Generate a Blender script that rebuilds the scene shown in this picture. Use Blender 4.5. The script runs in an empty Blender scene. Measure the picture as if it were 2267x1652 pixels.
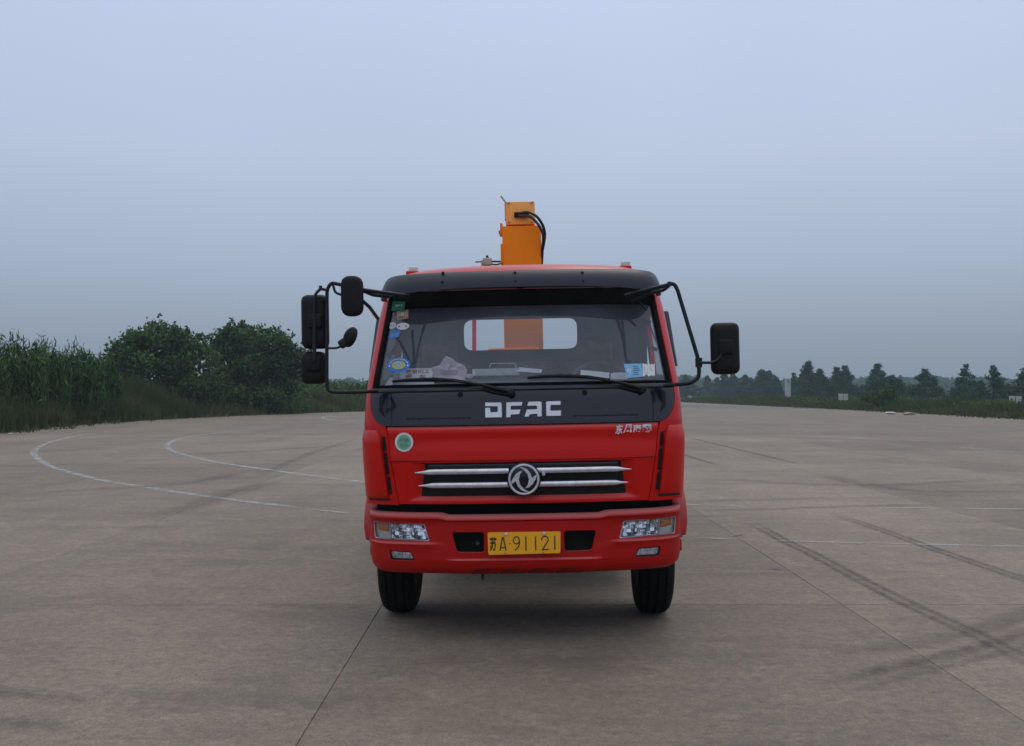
import bpy, bmesh, math, random
import numpy as np
from mathutils import Matrix, Vector
R = math.radians
random.seed(7)
rng = np.random.default_rng(7)
sc = bpy.context.scene
C = sc.collection

# ------------------------------------------------------------------ camera
F_PX, CU, CV, CAMH = 2350.0, 1133.5, 826.0, 1.5
PITCH = math.atan(44 / F_PX)
cam = bpy.data.cameras.new('camera')
cam.sensor_width = 36.0
cam.lens = F_PX / 2267.0 * 36.0
cam.clip_start = 0.1
cam.clip_end = 3000
cam_o = bpy.data.objects.new('camera', cam)
cam_o.location = (0, 0, CAMH)
cam_o.rotation_euler = (R(90) + PITCH, 0, 0)
C.objects.link(cam_o)
sc.camera = cam_o

# ------------------------------------------------------------------ world, sun
SUN_EL, SUN_AZ = R(58), R(25)          # azimuth measured from +Y (behind the truck) towards +X
world = bpy.data.worlds.new('World')
sc.world = world
world.use_nodes = True
nt = world.node_tree
for n in list(nt.nodes):
    nt.nodes.remove(n)
out = nt.nodes.new('ShaderNodeOutputWorld')
bg = nt.nodes.new('ShaderNodeBackground')
bg.inputs['Strength'].default_value = 0.1
nish = nt.nodes.new('ShaderNodeTexSky')
nish.sky_type = 'NISHITA'
nish.sun_disc = False
nish.sun_elevation = SUN_EL
nish.sun_rotation = SUN_AZ
nish.dust_density = 6.0
geo = nt.nodes.new('ShaderNodeTexCoord')
sep = nt.nodes.new('ShaderNodeSeparateXYZ')
nt.links.new(geo.outputs['Generated'], sep.inputs[0])
ramp = nt.nodes.new('ShaderNodeValToRGB')
cr = ramp.color_ramp
stops = [(0.0, (.240, .292, .362)), (.05, (.292, .355, .452)), (.12, (.385, .470, .610)),
         (.22, (.490, .575, .755)), (.36, (.535, .625, .83)), (.62, (.76, .84, 1.0)), (1.0, (.92, .98, 1.0))]
cr.elements[0].position = 0
cr.elements[0].color = (*stops[0][1], 1)
cr.elements[1].position = 1
cr.elements[1].color = (*stops[-1][1], 1)
for p, c in stops[1:-1]:
    e = cr.elements.new(p)
    e.color = (*c, 1)
nt.links.new(sep.outputs['Z'], ramp.inputs[0])
# thin uneven overcast
nz = nt.nodes.new('ShaderNodeTexNoise')
nz.inputs['Scale'].default_value = 1.6
nz.inputs['Detail'].default_value = 3
mr = nt.nodes.new('ShaderNodeMapRange')
mr.inputs['To Min'].default_value = 8.9
mr.inputs['To Max'].default_value = 11.1
nt.links.new(geo.outputs['Generated'], nz.inputs['Vector'])
nt.links.new(nz.outputs['Fac'], mr.inputs['Value'])
sc1 = nt.nodes.new('ShaderNodeVectorMath')
sc1.operation = 'SCALE'
nt.links.new(ramp.outputs['Color'], sc1.inputs[0])
nt.links.new(mr.outputs['Result'], sc1.inputs['Scale'])
mx = nt.nodes.new('ShaderNodeMix')
mx.data_type = 'RGBA'
mx.inputs['Factor'].default_value = 0.94
nt.links.new(nish.outputs['Color'], mx.inputs['A'])
nt.links.new(sc1.outputs['Vector'], mx.inputs['B'])
nt.links.new(mx.outputs['Result'], bg.inputs['Color'])
nt.links.new(bg.outputs[0], out.inputs['Surface'])

sun = bpy.data.lights.new('sun', 'SUN')
sun.energy = 0.5
sun.angle = R(25)
sun.color = (1, .95, .88)
sun_o = bpy.data.objects.new('sun', sun)
sun_dir = Vector((math.sin(SUN_AZ) * math.cos(SUN_EL), math.cos(SUN_AZ) * math.cos(SUN_EL), math.sin(SUN_EL)))
sun_o.rotation_euler = sun_dir.to_track_quat('Z', 'Y').to_euler()
C.objects.link(sun_o)

vs = sc.view_settings
sc.display_settings.display_device = 'sRGB'
vs.view_transform = 'Standard'
vs.look = 'None'
vs.exposure = 0.0
vs.gamma = 1.0
vs.use_curve_mapping = False
sc.cycles.volume_bounces = 1
sc.cycles.transparent_max_bounces = 24
sc.cycles.max_bounces = 8

# ------------------------------------------------------------------ helpers
CAM = Vector((0, 0, CAMH))


def ray(u, v):
    f = Vector((0, math.cos(PITCH), math.sin(PITCH)))
    up = Vector((0, -math.sin(PITCH), math.cos(PITCH)))
    return f + Vector((1, 0, 0)) * ((u - CU) / F_PX) + up * (-(v - CV) / F_PX)


def G(u, v, z=0.0):
    d = ray(u, v)
    t = (z - CAMH) / d.z
    p = CAM + d * t
    return (p.x, p.y)


def AT(u, v, Y):
    d = ray(u, v)
    p = CAM + d * (Y / d.y)
    return (p.x, p.y, p.z)


TR = Matrix.Translation((0.072, 6.35, 0)) @ Matrix.Rotation(R(-1.5), 4, 'Z')
CABM = Matrix.Translation((0, 0, .6)) @ Matrix.Rotation(R(-1.1), 4, 'Y') @ Matrix.Translation((0, 0, -.6))
LI = (TR @ CABM).inverted()


def PL(u, v, y):
    o = LI @ CAM
    d = LI.to_3x3() @ ray(u, v)
    t = (y - o.y) / d.y
    p = o + d * t
    return (p.x, p.z)


def S(u, v, fn=None):
    fn = fn or F
    y = 0.1
    for _ in range(12):
        x, z = PL(u, v, y)
        y = fn(x, z)
    return (x, z)


def interp(x, tab):
    if x <= tab[0][0]:
        return tab[0][1]
    for (a, b), (c, d) in zip(tab, tab[1:]):
        if x <= c:
            return b + (d - b) * (x - a) / (c - a)
    return tab[-1][1]


WT = [(.40, .97), (.55, .99), (.83, 1.0), (1.14, 1.008), (1.42, 1.002), (1.6, .99), (2.0, .945), (2.1, .93), (2.2, .905), (2.36, .87)]
YT = [(.40, .03), (.83, .05), (1.10, .035), (1.315, .05), (1.50, .095), (1.6, .14), (2.12, .42), (2.2, .47), (2.4, .60)]
DEP = .35
NS = 2.6


def Wz(z):
    return interp(z, WT)


def F(x, z):
    a = min(abs(x) / Wz(z), .9995)
    return interp(z, YT) + DEP * (1 - (1 - a ** NS) ** (1 / NS))


def mat(name, col, rough=.5, metal=0., coat=0., noise=0., nscale=8., bump=0., bscale=60., spec=.5, dust=None, up_highlight=0.):
    m = bpy.data.materials.new(name)
    m.use_nodes = True
    t = m.node_tree
    b = t.nodes['Principled BSDF']
    b.inputs['Base Color'].default_value = (*col, 1)
    b.inputs['Roughness'].default_value = rough
    b.inputs['Metallic'].default_value = metal
    b.inputs['Coat Weight'].default_value = coat
    b.inputs['Coat Roughness'].default_value = .12
    b.inputs['Specular IOR Level'].default_value = spec
    if noise or bump:
        tc = t.nodes.new('ShaderNodeTexCoord')
    if noise:
        n = t.nodes.new('ShaderNodeTexNoise')
        n.inputs['Scale'].default_value = nscale
        n.inputs['Detail'].default_value = 6
        t.links.new(tc.outputs['Object'], n.inputs['Vector'])
        r = t.nodes.new('ShaderNodeMapRange')
        r.inputs['From Min'].default_value = .3
        r.inputs['From Max'].default_value = .7
        t.links.new(n.outputs['Fac'], r.inputs['Value'])
        mxx = t.nodes.new('ShaderNodeMix')
        mxx.data_type = 'RGBA'
        lo = dust or tuple(c * (1 - noise) for c in col)
        mxx.inputs['A'].default_value = (*col, 1)
        mxx.inputs['B'].default_value = (*lo, 1)
        if dust:
            mul = t.nodes.new('ShaderNodeMath')
            mul.operation = 'MULTIPLY'
            mul.inputs[1].default_value = noise
            t.links.new(r.outputs['Result'], mul.inputs[0])
            t.links.new(mul.outputs[0], mxx.inputs['Factor'])
        else:
            t.links.new(r.outputs['Result'], mxx.inputs['Factor'])
        t.links.new(mxx.outputs['Result'], b.inputs['Base Color'])
        if up_highlight:      # painted highlight: pale pink mixed in on faces that look upwards
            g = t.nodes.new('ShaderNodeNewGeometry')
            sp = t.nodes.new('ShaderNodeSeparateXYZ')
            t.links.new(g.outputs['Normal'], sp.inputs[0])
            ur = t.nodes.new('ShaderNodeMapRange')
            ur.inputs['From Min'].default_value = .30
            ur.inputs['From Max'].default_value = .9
            ur.inputs['To Max'].default_value = up_highlight
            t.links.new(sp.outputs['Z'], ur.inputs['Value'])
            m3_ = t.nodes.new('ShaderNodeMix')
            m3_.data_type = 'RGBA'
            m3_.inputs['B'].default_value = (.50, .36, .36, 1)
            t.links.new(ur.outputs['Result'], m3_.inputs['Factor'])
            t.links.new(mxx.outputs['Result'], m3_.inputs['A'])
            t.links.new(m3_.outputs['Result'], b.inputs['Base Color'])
        rr = t.nodes.new('ShaderNodeMapRange')
        rr.inputs['To Min'].default_value = max(0.02, rough * .85)
        rr.inputs['To Max'].default_value = min(1, rough * 1.25)
        t.links.new(n.outputs['Fac'], rr.inputs['Value'])
        t.links.new(rr.outputs['Result'], b.inputs['Roughness'])
    if bump:
        n2 = t.nodes.new('ShaderNodeTexNoise')
        n2.inputs['Scale'].default_value = bscale
        n2.inputs['Detail'].default_value = 4
        t.links.new(tc.outputs['Object'], n2.inputs['Vector'])
        bp = t.nodes.new('ShaderNodeBump')
        bp.inputs['Strength'].default_value = bump
        bp.inputs['Distance'].default_value = .004
        t.links.new(n2.outputs['Fac'], bp.inputs['Height'])
        t.links.new(bp.outputs[0], b.inputs['Normal'])
    return m


def glass_mat(name, tint, film, film_col, rough=.03, ior=1.45, fn=.9):
    m = bpy.data.materials.new(name)
    m.use_nodes = True
    t = m.node_tree
    for n in list(t.nodes):
        t.nodes.remove(n)
    o = t.nodes.new('ShaderNodeOutputMaterial')
    tr = t.nodes.new('ShaderNodeBsdfTransparent')
    tr.inputs[0].default_value = (*tint, 1)
    gl = t.nodes.new('ShaderNodeBsdfGlossy')
    gl.inputs['Roughness'].default_value = rough
    gl.inputs['Color'].default_value = (.9, .95, 1, 1)
    df = t.nodes.new('ShaderNodeBsdfDiffuse')
    df.inputs[0].default_value = (*film_col, 1)
    fr = t.nodes.new('ShaderNodeFresnel')
    fr.inputs['IOR'].default_value = ior
    m1 = t.nodes.new('ShaderNodeMixShader')
    tc = t.nodes.new('ShaderNodeTexCoord')
    nn = t.nodes.new('ShaderNodeTexNoise')
    nn.inputs['Scale'].default_value = 3.5
    nn.inputs['Detail'].default_value = 6
    t.links.new(tc.outputs['Object'], nn.inputs['Vector'])
    mrr = t.nodes.new('ShaderNodeMapRange')
    mrr.inputs['From Min'].default_value = .3
    mrr.inputs['From Max'].default_value = .7
    mrr.inputs['To Min'].default_value = film * .75
    mrr.inputs['To Max'].default_value = film * 1.25
    t.links.new(nn.outputs['Fac'], mrr.inputs['Value'])
    t.links.new(mrr.outputs['Result'], m1.inputs[0])
    t.links.new(tr.outputs[0], m1.inputs[1])
    t.links.new(df.outputs[0], m1.inputs[2])
    m2 = t.nodes.new('ShaderNodeMixShader')
    mul = t.nodes.new('ShaderNodeMath')
    mul.operation = 'MULTIPLY'
    mul.inputs[1].default_value = fn
    t.links.new(fr.outputs[0], mul.inputs[0])
    t.links.new(mul.outputs[0], m2.inputs[0])
    t.links.new(m1.outputs[0], m2.inputs[1])
    t.links.new(gl.outputs[0], m2.inputs[2])
    t.links.new(m2.outputs[0], o.inputs[0])
    return m


class MB:
    def __init__(s):
        s.v, s.f, s.m = [], [], []

    def add(s, vs_, fs, mi=0):
        b = len(s.v)
        s.v += [tuple(p) for p in vs_]
        s.f += [tuple(i + b for i in f) for f in fs]
        s.m += [mi] * len(fs)
        return s

    def box(s, c, d, rot=None, mi=0):
        P = []
        for sx in (-1, 1):
            for sy in (-1, 1):
                for sz in (-1, 1):
                    p = Vector((sx * d[0] / 2, sy * d[1] / 2, sz * d[2] / 2))
                    if rot is not None:
                        p = rot @ p
                    P.append(p + Vector(c))
        s.add(P, [(0, 1, 3, 2), (4, 6, 7, 5), (0, 4, 5, 1), (2, 3, 7, 6), (0, 2, 6, 4), (1, 5, 7, 3)], mi)
        return s

    def rbox(s, c, d, r=.01, rot=None, seg=3, mi=0):
        bm = bmesh.new()
        bmesh.ops.create_cube(bm, size=1)
        for v in bm.verts:
            v.co = Vector((v.co.x * d[0], v.co.y * d[1], v.co.z * d[2]))
        bmesh.ops.bevel(bm, geom=bm.edges[:], offset=min(r, min(d) * .49), segments=seg, profile=.5, affect='EDGES')
        P = []
        bm.verts.index_update()
        for v in bm.verts:
            p = v.co.copy()
            if rot is not None:
                p = rot @ p
            P.append(p + Vector(c))
        s.add(P, [tuple(v.index for v in f.verts) for f in bm.faces], mi)
        bm.free()
        return s

    def shell(s, c, w, h, d, r, rot=None, mi=0):
        """mirror housing: rounded outline, domed towards the front"""
        rings = [(-.5, .30), (-.46, .16), (-.36, .07), (-.15, .015), (.3, 0.), (.5, .012)]
        P, n = [], None
        for yy, ins in rings:
            i_ = ins * min(w, h)
            q = rp([(-w / 2 + i_, -h / 2 + i_), (w / 2 - i_, -h / 2 + i_), (w / 2 - i_, h / 2 - i_), (-w / 2 + i_, h / 2 - i_)], max(.008, r - i_ * .5), 6)
            n = len(q)
            P += [Vector((x, yy * d, z)) for x, z in q]
        P = [(rot @ p if rot is not None else p) + Vector(c) for p in P]
        m = len(rings)
        Fc = [(k * n + i, k * n + (i + 1) % n, (k + 1) * n + (i + 1) % n, (k + 1) * n + i) for k in range(m - 1) for i in range(n)]
        Fc += [tuple(range(n - 1, -1, -1)), tuple((m - 1) * n + i for i in range(n))]
        return s.add(P, Fc, mi)

    def tube(s, pts, r, seg=10, round_=0., mi=0, rz=None):
        pts = [Vector(p) for p in pts]
        if round_ > 0 and len(pts) > 2:
            q = [pts[0]]
            for a, b, c in zip(pts, pts[1:], pts[2:]):
                d1, d2 = (a - b), (c - b)
                k = min(round_, d1.length * .45, d2.length * .45)
                p1, p2 = b + d1.normalized() * k, b + d2.normalized() * k
                for i in range(6):
                    t = i / 5
                    q.append(p1 * (1 - t) ** 2 + b * 2 * t * (1 - t) + p2 * t * t)
            q.append(pts[-1])
            pts = q
        n = len(pts)
        T = [((pts[min(i + 1, n - 1)] - pts[max(i - 1, 0)]).normalized()) for i in range(n)]
        ref = Vector((0, 0, 1)) if abs(T[0].z) < .9 else Vector((1, 0, 0))
        N = (ref - T[0] * ref.dot(T[0])).normalized()
        P, Fc = [], []
        for i in range(n):
            N = (N - T[i] * N.dot(T[i])).normalized()
            B = T[i].cross(N)
            rr = r(i / (n - 1)) if callable(r) else r
            r2 = rr if rz is None else rr * rz
            for k in range(seg):
                a = 2 * math.pi * k / seg
                P.append(pts[i] + N * math.cos(a) * rr + B * math.sin(a) * r2)
        for i in range(n - 1):
            for k in range(seg):
                k2 = (k + 1) % seg
                Fc.append((i * seg + k, i * seg + k2, (i + 1) * seg + k2, (i + 1) * seg + k))
        Fc.append(tuple(range(seg - 1, -1, -1)))
        Fc.append(tuple((n - 1) * seg + k for k in range(seg)))
        return s.add(P, Fc, mi)

    def lathe(s, c, prof, seg=32, axis='x', mi=0, closed=False, wob=None):
        """prof: (axial, radius)"""
        P, Fc = [], []
        n = len(prof)
        for k in range(seg):
            a = 2 * math.pi * k / seg
            for j, (h, r) in enumerate(prof):
                if wob:
                    r = r + wob(k, j)
                ca, sa = r * math.cos(a), r * math.sin(a)
                if axis == 'x':
                    p = (h, ca, sa)
                elif axis == 'y':
                    p = (ca, h, sa)
                else:
                    p = (ca, sa, h)
                P.append(Vector(c) + Vector(p))
        m_ = n if closed else n - 1
        for k in range(seg):
            k2 = (k + 1) % seg
            for j in range(m_):
                j2 = (j + 1) % n
                Fc.append((k * n + j, k2 * n + j, k2 * n + j2, k * n + j2))
        return s.add(P, Fc, mi)

    def grid(s, rows, inner=None, mi=0, mi_in=1):
        """rows x cols of points; inner(p, i, j) -> point of the back face (closed solid) or None (sheet)"""
        nr, nc = len(rows), len(rows[0])
        P = [Vector(p) for r_ in rows for p in r_]
        Fo = [(i * nc + j, i * nc + j + 1, (i + 1) * nc + j + 1, (i + 1) * nc + j) for i in range(nr - 1) for j in range(nc - 1)]
        if inner is None:
            return s.add(P, Fo, mi)
        b = len(P)
        Q = [Vector(inner(P[i * nc + j], i, j)) for i in range(nr) for j in range(nc)]
        base = len(s.v)
        s.add(P + Q, Fo, mi)
        Fi = [tuple(k + b for k in reversed(f)) for f in Fo]
        rim = []
        for j in range(nc - 1):
            rim.append((j, j + b, j + 1 + b, j + 1))
            k = (nr - 1) * nc + j
            rim.append((k + 1, k + 1 + b, k + b, k))
        for i in range(nr - 1):
            k = i * nc
            rim.append((k + nc, k + nc + b, k + b, k))
            k = i * nc + nc - 1
            rim.append((k, k + b, k + nc + b, k + nc))
        s.f += [tuple(i + base for i in f) for f in Fi]
        s.m += [mi_in] * len(Fi)
        s.f += [tuple(i + base for i in f) for f in rim]
        s.m += [mi] * len(rim)
        return s

    def prism(s, poly, y0, y1, mi=0, fn=None):
        """xz polygon extruded along y; fn(x,z) gives a surface the depths are measured from"""
        n = len(poly)
        g = fn or (lambda x, z: 0)
        P = [(x, g(x, z) + y0, z) for x, z in poly] + [(x, g(x, z) + y1, z) for x, z in poly]
        area = sum(poly[i][0] * poly[(i + 1) % n][1] - poly[(i + 1) % n][0] * poly[i][1] for i in range(n))
        fr, bk = tuple(range(n)), tuple(range(2 * n - 1, n - 1, -1))
        sd = [(i, i + n, (i + 1) % n + n, (i + 1) % n) for i in range(n)]
        if area < 0:
            fr, bk = fr[::-1], bk[::-1]
            sd = [f[::-1] for f in sd]
        return s.add(P, [fr, bk] + sd, mi)

    def plate(s, poly, off, th, fn=None, rings=4, mi=0, dome=0.):
        """convex-ish xz outline laid on the surface fn, off in front of it"""
        fn = fn or F
        n = len(poly)
        cx = sum(p[0] for p in poly) / n
        cz = sum(p[1] for p in poly) / n
        P = [(cx, fn(cx, cz) - off - dome, cz)]
        for k in range(1, rings + 1):
            t = k / rings
            for x, z in poly:
                X, Z = cx + (x - cx) * t, cz + (z - cz) * t
                P.append((X, fn(X, Z) - off - dome * (1 - t ** 3), Z))
        for x, z in poly:
            P.append((x, fn(x, z) - off + th, z))
        Fc = []
        area = sum(poly[i][0] * poly[(i + 1) % n][1] - poly[(i + 1) % n][0] * poly[i][1] for i in range(n))
        for i in range(n):
            i2 = (i + 1) % n
            Fc.append((0, 1 + i, 1 + i2))
            for k in range(rings):
                a, b = 1 + k * n, 1 + (k + 1) * n
                Fc.append((a + i, b + i, b + i2, a + i2))
        if area < 0:
            Fc = [f[::-1] for f in Fc]
        return s.add(P, Fc, mi)

    def build(s, name, mats, parent=None, mtx=None, smooth=40):
        me = bpy.data.meshes.new(name)
        me.from_pydata(s.v, [], s.f)
        mats = mats if isinstance(mats, (list, tuple)) else [mats]
        for m in mats:
            me.materials.append(m)
        if max(s.m, default=0) > 0:
            me.polygons.foreach_set('material_index', [min(i, len(mats) - 1) for i in s.m])
        me.update()
        if smooth:
            me.polygons.foreach_set('use_smooth', [True] * len(me.polygons))
            me.set_sharp_from_angle(angle=R(smooth))
        o = bpy.data.objects.new(name, me)
        C.objects.link(o)
        if parent is not None:
            o.parent = parent
        if mtx is not None:
            o.matrix_basis = mtx
        return o


def rp(pts, r=.01, n=4):
    """round the corners of a 2D polygon"""
    q = []
    m = len(pts)
    for i in range(m):
        a, b, c = Vector(pts[i - 1]), Vector(pts[i]), Vector(pts[(i + 1) % m])
        rr = r[i] if isinstance(r, (list, tuple)) else r
        d1, d2 = a - b, c - b
        k = min(rr, d1.length * .45, d2.length * .45)
        p1, p2 = b + d1.normalized() * k, b + d2.normalized() * k
        for j in range(n + 1):
            t = j / n
            q.append(tuple(p1 * (1 - t) ** 2 + b * 2 * t * (1 - t) + p2 * t * t))
    return q


def dense(pts, step=.03):
    q = []
    for i in range(len(pts)):
        a, b = Vector(pts[i]), Vector(pts[(i + 1) % len(pts)])
        k = max(1, int((b - a).length / step))
        for j in range(k):
            q.append(tuple(a + (b - a) * (j / k)))
    return q


def mirx(pts):
    return [(-x, z) for x, z in pts][::-1]


def ell(cx, cz, rx, rz, n=28, rot=0.):
    c, s_ = math.cos(rot), math.sin(rot)
    return [(cx + rx * math.cos(a) * c - rz * math.sin(a) * s_, cz + rx * math.cos(a) * s_ + rz * math.sin(a) * c)
            for a in [2 * math.pi * k / n for k in range(n)]]


def boolean(o, cutters):
    """subtract closed MB solids from o"""
    cs = []
    for mb in cutters:
        c = mb.build('cutter', o.data.materials[0], smooth=0)
        c.parent = o.parent
        c.matrix_basis = o.matrix_basis.copy()
        bm = bmesh.new()
        bm.from_mesh(c.data)
        bmesh.ops.recalc_face_normals(bm, faces=bm.faces)
        bm.to_mesh(c.data)
        bm.free()
        cs.append(c)
        m = o.modifiers.new('b', 'BOOLEAN')
        m.operation = 'DIFFERENCE'
        m.solver = 'EXACT'
        m.object = c
    bpy.context.view_layer.update()
    dg = bpy.context.evaluated_depsgraph_get()
    me = bpy.data.meshes.new_from_object(o.evaluated_get(dg))
    me.name = o.data.name
    o.modifiers.clear()
    o.data = me
    me.polygons.foreach_set('use_smooth', [True] * len(me.polygons))
    me.set_sharp_from_angle(angle=R(32))
    for c in cs:
        bpy.data.objects.remove(c)


def fixn(o):
    bm = bmesh.new()
    bm.from_mesh(o.data)
    bmesh.ops.recalc_face_normals(bm, faces=bm.faces)
    bm.to_mesh(o.data)
    bm.free()


def tag(o, label, cat=None, group=None, kind=None):
    if label:
        o['label'] = label
    if cat:
        o['category'] = cat
    if group:
        o['group'] = group
    if kind:
        o['kind'] = kind
    return o


def empty(name, loc=(0, 0, 0), rz=0.):
    o = bpy.data.objects.new(name, None)
    o.location = loc
    o.rotation_euler = (0, 0, rz)
    o.empty_display_size = .2
    C.objects.link(o)
    return o


def text_pts(body, box, shear=0., weight=0.):
    cu = bpy.data.curves.new('t', 'FONT')
    cu.body = body
    cu.offset = weight
    cu.resolution_u = 3
    to = bpy.data.objects.new('t', cu)
    C.objects.link(to)
    me = to.to_mesh()
    V = [(v.co.x + shear * v.co.y, v.co.y) for v in me.vertices]
    Fc = [tuple(p.vertices) for p in me.polygons]
    to.to_mesh_clear()
    bpy.data.objects.remove(to)
    x0, x1 = min(p[0] for p in V), max(p[0] for p in V)
    y0, y1 = min(p[1] for p in V), max(p[1] for p in V)
    X0, X1, Z0, Z1 = box
    V = [(X0 + (x - x0) / (x1 - x0) * (X1 - X0), Z0 + (y - y0) / (y1 - y0) * (Z1 - Z0)) for x, y in V]
    return V, Fc


def text_surf(mb, body, box, off, fn=None, mi=0, **k):
    fn = fn or F
    V, Fc = text_pts(body, box, **k)
    mb.add([(x, fn(x, z) - off, z) for x, z in V], Fc, mi)
    return mb


def ribbon(mb, pts, w, off, fn=None, mi=0):
    """flat stroke of width w along xz points"""
    fn = fn or F
    L, Rr = [], []
    n = len(pts)
    for i in range(n):
        a, b = Vector(pts[max(i - 1, 0)]), Vector(pts[min(i + 1, n - 1)])
        t = (b - a).normalized()
        nn_ = Vector((-t.y, t.x)) * w / 2
        p = Vector(pts[i])
        L.append(p + nn_)
        Rr.append(p - nn_)
    P = [(p.x, fn(p.x, p.y) - off, p.y) for p in L + Rr]
    mb.add(P, [(i, i + 1, n + i + 1, n + i) for i in range(n - 1)], mi)


# ------------------------------------------------------------------ materials
M = {}
M['red'] = mat('red_paint', (.58, .006, .003), .30, coat=.08, noise=.12, nscale=5, dust=(.45, .02, .012), bump=.03, bscale=14, spec=.20, up_highlight=.30)
M['red_bumper'] = mat('red_bumper_paint', (.44, .004, .002), .42, noise=.18, nscale=9, dust=(.34, .022, .018), bump=.05, bscale=120, spec=.24, up_highlight=.34)
M['dark_red'] = mat('dark_red_paint', (.16, .006, .005), .6, noise=.4)
M['black_gloss'] = mat('black_paint', (.005, .005, .010), .14, noise=.4, nscale=7, dust=(.010, .010, .015), spec=.5)
M['visor'] = mat('visor_plastic', (.012, .015, .026), .40, noise=.35, nscale=6, dust=(.03, .032, .042), bump=.05, spec=.4)
M['frit_shade'] = mat('black_frit_shade', (.004, .004, .005), .8, noise=.3, spec=.08)  # frit black, which also paints the shade under the visor
M['mirror_metal'] = mat('lamp_mirror', (.95, .95, .97), .24, 1., noise=.3, nscale=40, bump=.8, bscale=45)
M['black'] = mat('black_plastic', (.005, .005, .006), .55, noise=.4, nscale=20, bump=.1, spec=.3)
M['tube'] = mat('black_tube_paint', (.006, .009, .012), .4, noise=.3, nscale=30, spec=.4)
M['void'] = mat('dark_cavity', (.006, .006, .006), .9, noise=.4)
M['grille'] = mat('grille_plastic', (.012, .012, .014), .5, noise=.4, nscale=40)
M['rubber'] = mat('tyre_rubber', (.004, .004, .005), .9, noise=.35, nscale=14, dust=(.018, .016, .015), spec=.2, bump=.2, bscale=60)
M['steel'] = mat('wheel_steel', (.20, .20, .20), .5, .6, noise=.4)
M['chrome'] = mat('satin_chrome', (.85, .85, .88), .28, .75, noise=.25, nscale=30)
M['silver'] = mat('silver_letter', (.72, .72, .76), .38, .35, noise=.15)
M['chassis'] = mat('chassis_black', (.014, .014, .014), .7, noise=.5)
M['yellow'] = mat('crane_yellow', (.95, .255, .006), .55, noise=.2, nscale=6, dust=(.75, .22, .01), spec=.15, bump=.08, bscale=30)
M['yellow_lit'] = mat('crane_yellow_lit', (.98, .43, .10), .5, noise=.3, nscale=9, dust=(.95, .36, .05), spec=.2, bump=.08)  # crane yellow made paler, light on the boom end put into the colour
M['hose'] = mat('hose_rubber', (.012, .014, .018), .3, noise=.3)
M['plate'] = mat('plate_yellow', (.95, .43, .003), .5, noise=.2, nscale=18, dust=(.80, .35, .01))
M['ink'] = mat('plate_black', (.012, .014, .012), .5)
M['orange'] = mat('indicator_orange', (.80, .22, .03), .3, coat=.5, noise=.3, nscale=60)
M['reflector'] = mat('lamp_reflector', (.98, .98, 1.0), .22, .25, noise=.75, nscale=38, dust=(.16, .17, .20), bump=.6, bscale=70)
M['lampgrey'] = mat('lamp_housing', (.55, .56, .60), .35, .4, noise=.3)
M['interior'] = mat('cab_trim', (.05, .05, .055), .8, noise=.4, nscale=8)
M['dash'] = mat('dash_plastic', (.30, .31, .33), .7, noise=.4, nscale=12)
M['seat'] = mat('seat_fabric', (.17, .10, .075), .9, noise=.5, nscale=15)
M['white'] = mat('white_paper', (.93, .94, .96), .7, noise=.12, nscale=20)
M['pink'] = mat('pink_paper', (.78, .62, .68), .8, noise=.25, nscale=14, bump=.3, bscale=20)
M['cream'] = mat('cream_valve', (.55, .50, .38), .6, noise=.4, nscale=30)
M['st_green'] = mat('sticker_green', (.02, .22, .13), .5, noise=.2)
M['st_orange'] = mat('sticker_orange', (.62, .38, .26), .6, noise=.2)
M['st_white'] = mat('sticker_white', (.72, .73, .74), .5, noise=.12, nscale=40)
M['st_blue'] = mat('sticker_blue', (.03, .18, .58), .5, noise=.2, nscale=40)
M['st_pale_blue'] = mat('sticker_pale_blue', (.16, .42, .72), .6, noise=.3, nscale=50, dust=(.5, .6, .68))
M['st_yellow'] = mat('sticker_yellow', (.55, .50, .14), .5, noise=.3, nscale=60)
M['st_mint'] = mat('sticker_mint', (.22, .47, .30), .5, noise=.3, nscale=50)
M['ink_red'] = mat('red_ink', (.45, .06, .08), .6)
M['tray'] = mat('grey_tray', (.55, .60, .60), .5, noise=.3, nscale=30)
M['glass'] = glass_mat('windscreen_glass', (.94, .96, .97), .115, (.46, .51, .62), fn=1.0)  # bluish film carries dust and a sky reflection painted in as colour
M['side_glass'] = glass_mat('door_glass', (.93, .95, .96), .03, (.5, .5, .5))
M['lens'] = glass_mat('lamp_lens', (.97, .98, .99), .015, (.6, .6, .62))
M['marker'] = mat('marker_lens', (.75, .74, .70), .35, noise=.3, nscale=60)

truck = empty('crane_truck', (0.072, 6.35, 0), R(-1.5))
tag(truck, 'red truck with black visor and yellow crane behind the cab, alone on the concrete', 'truck')


def part(mb, name, m, parent=None, smooth=40, label=None):
    if parent is None or parent is truck:
        o = mb.build(name, m, truck, CABM, smooth)
    else:
        o = mb.build(name, m, parent, None, smooth)
    if label:
        o['label'] = label
    return o

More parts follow.
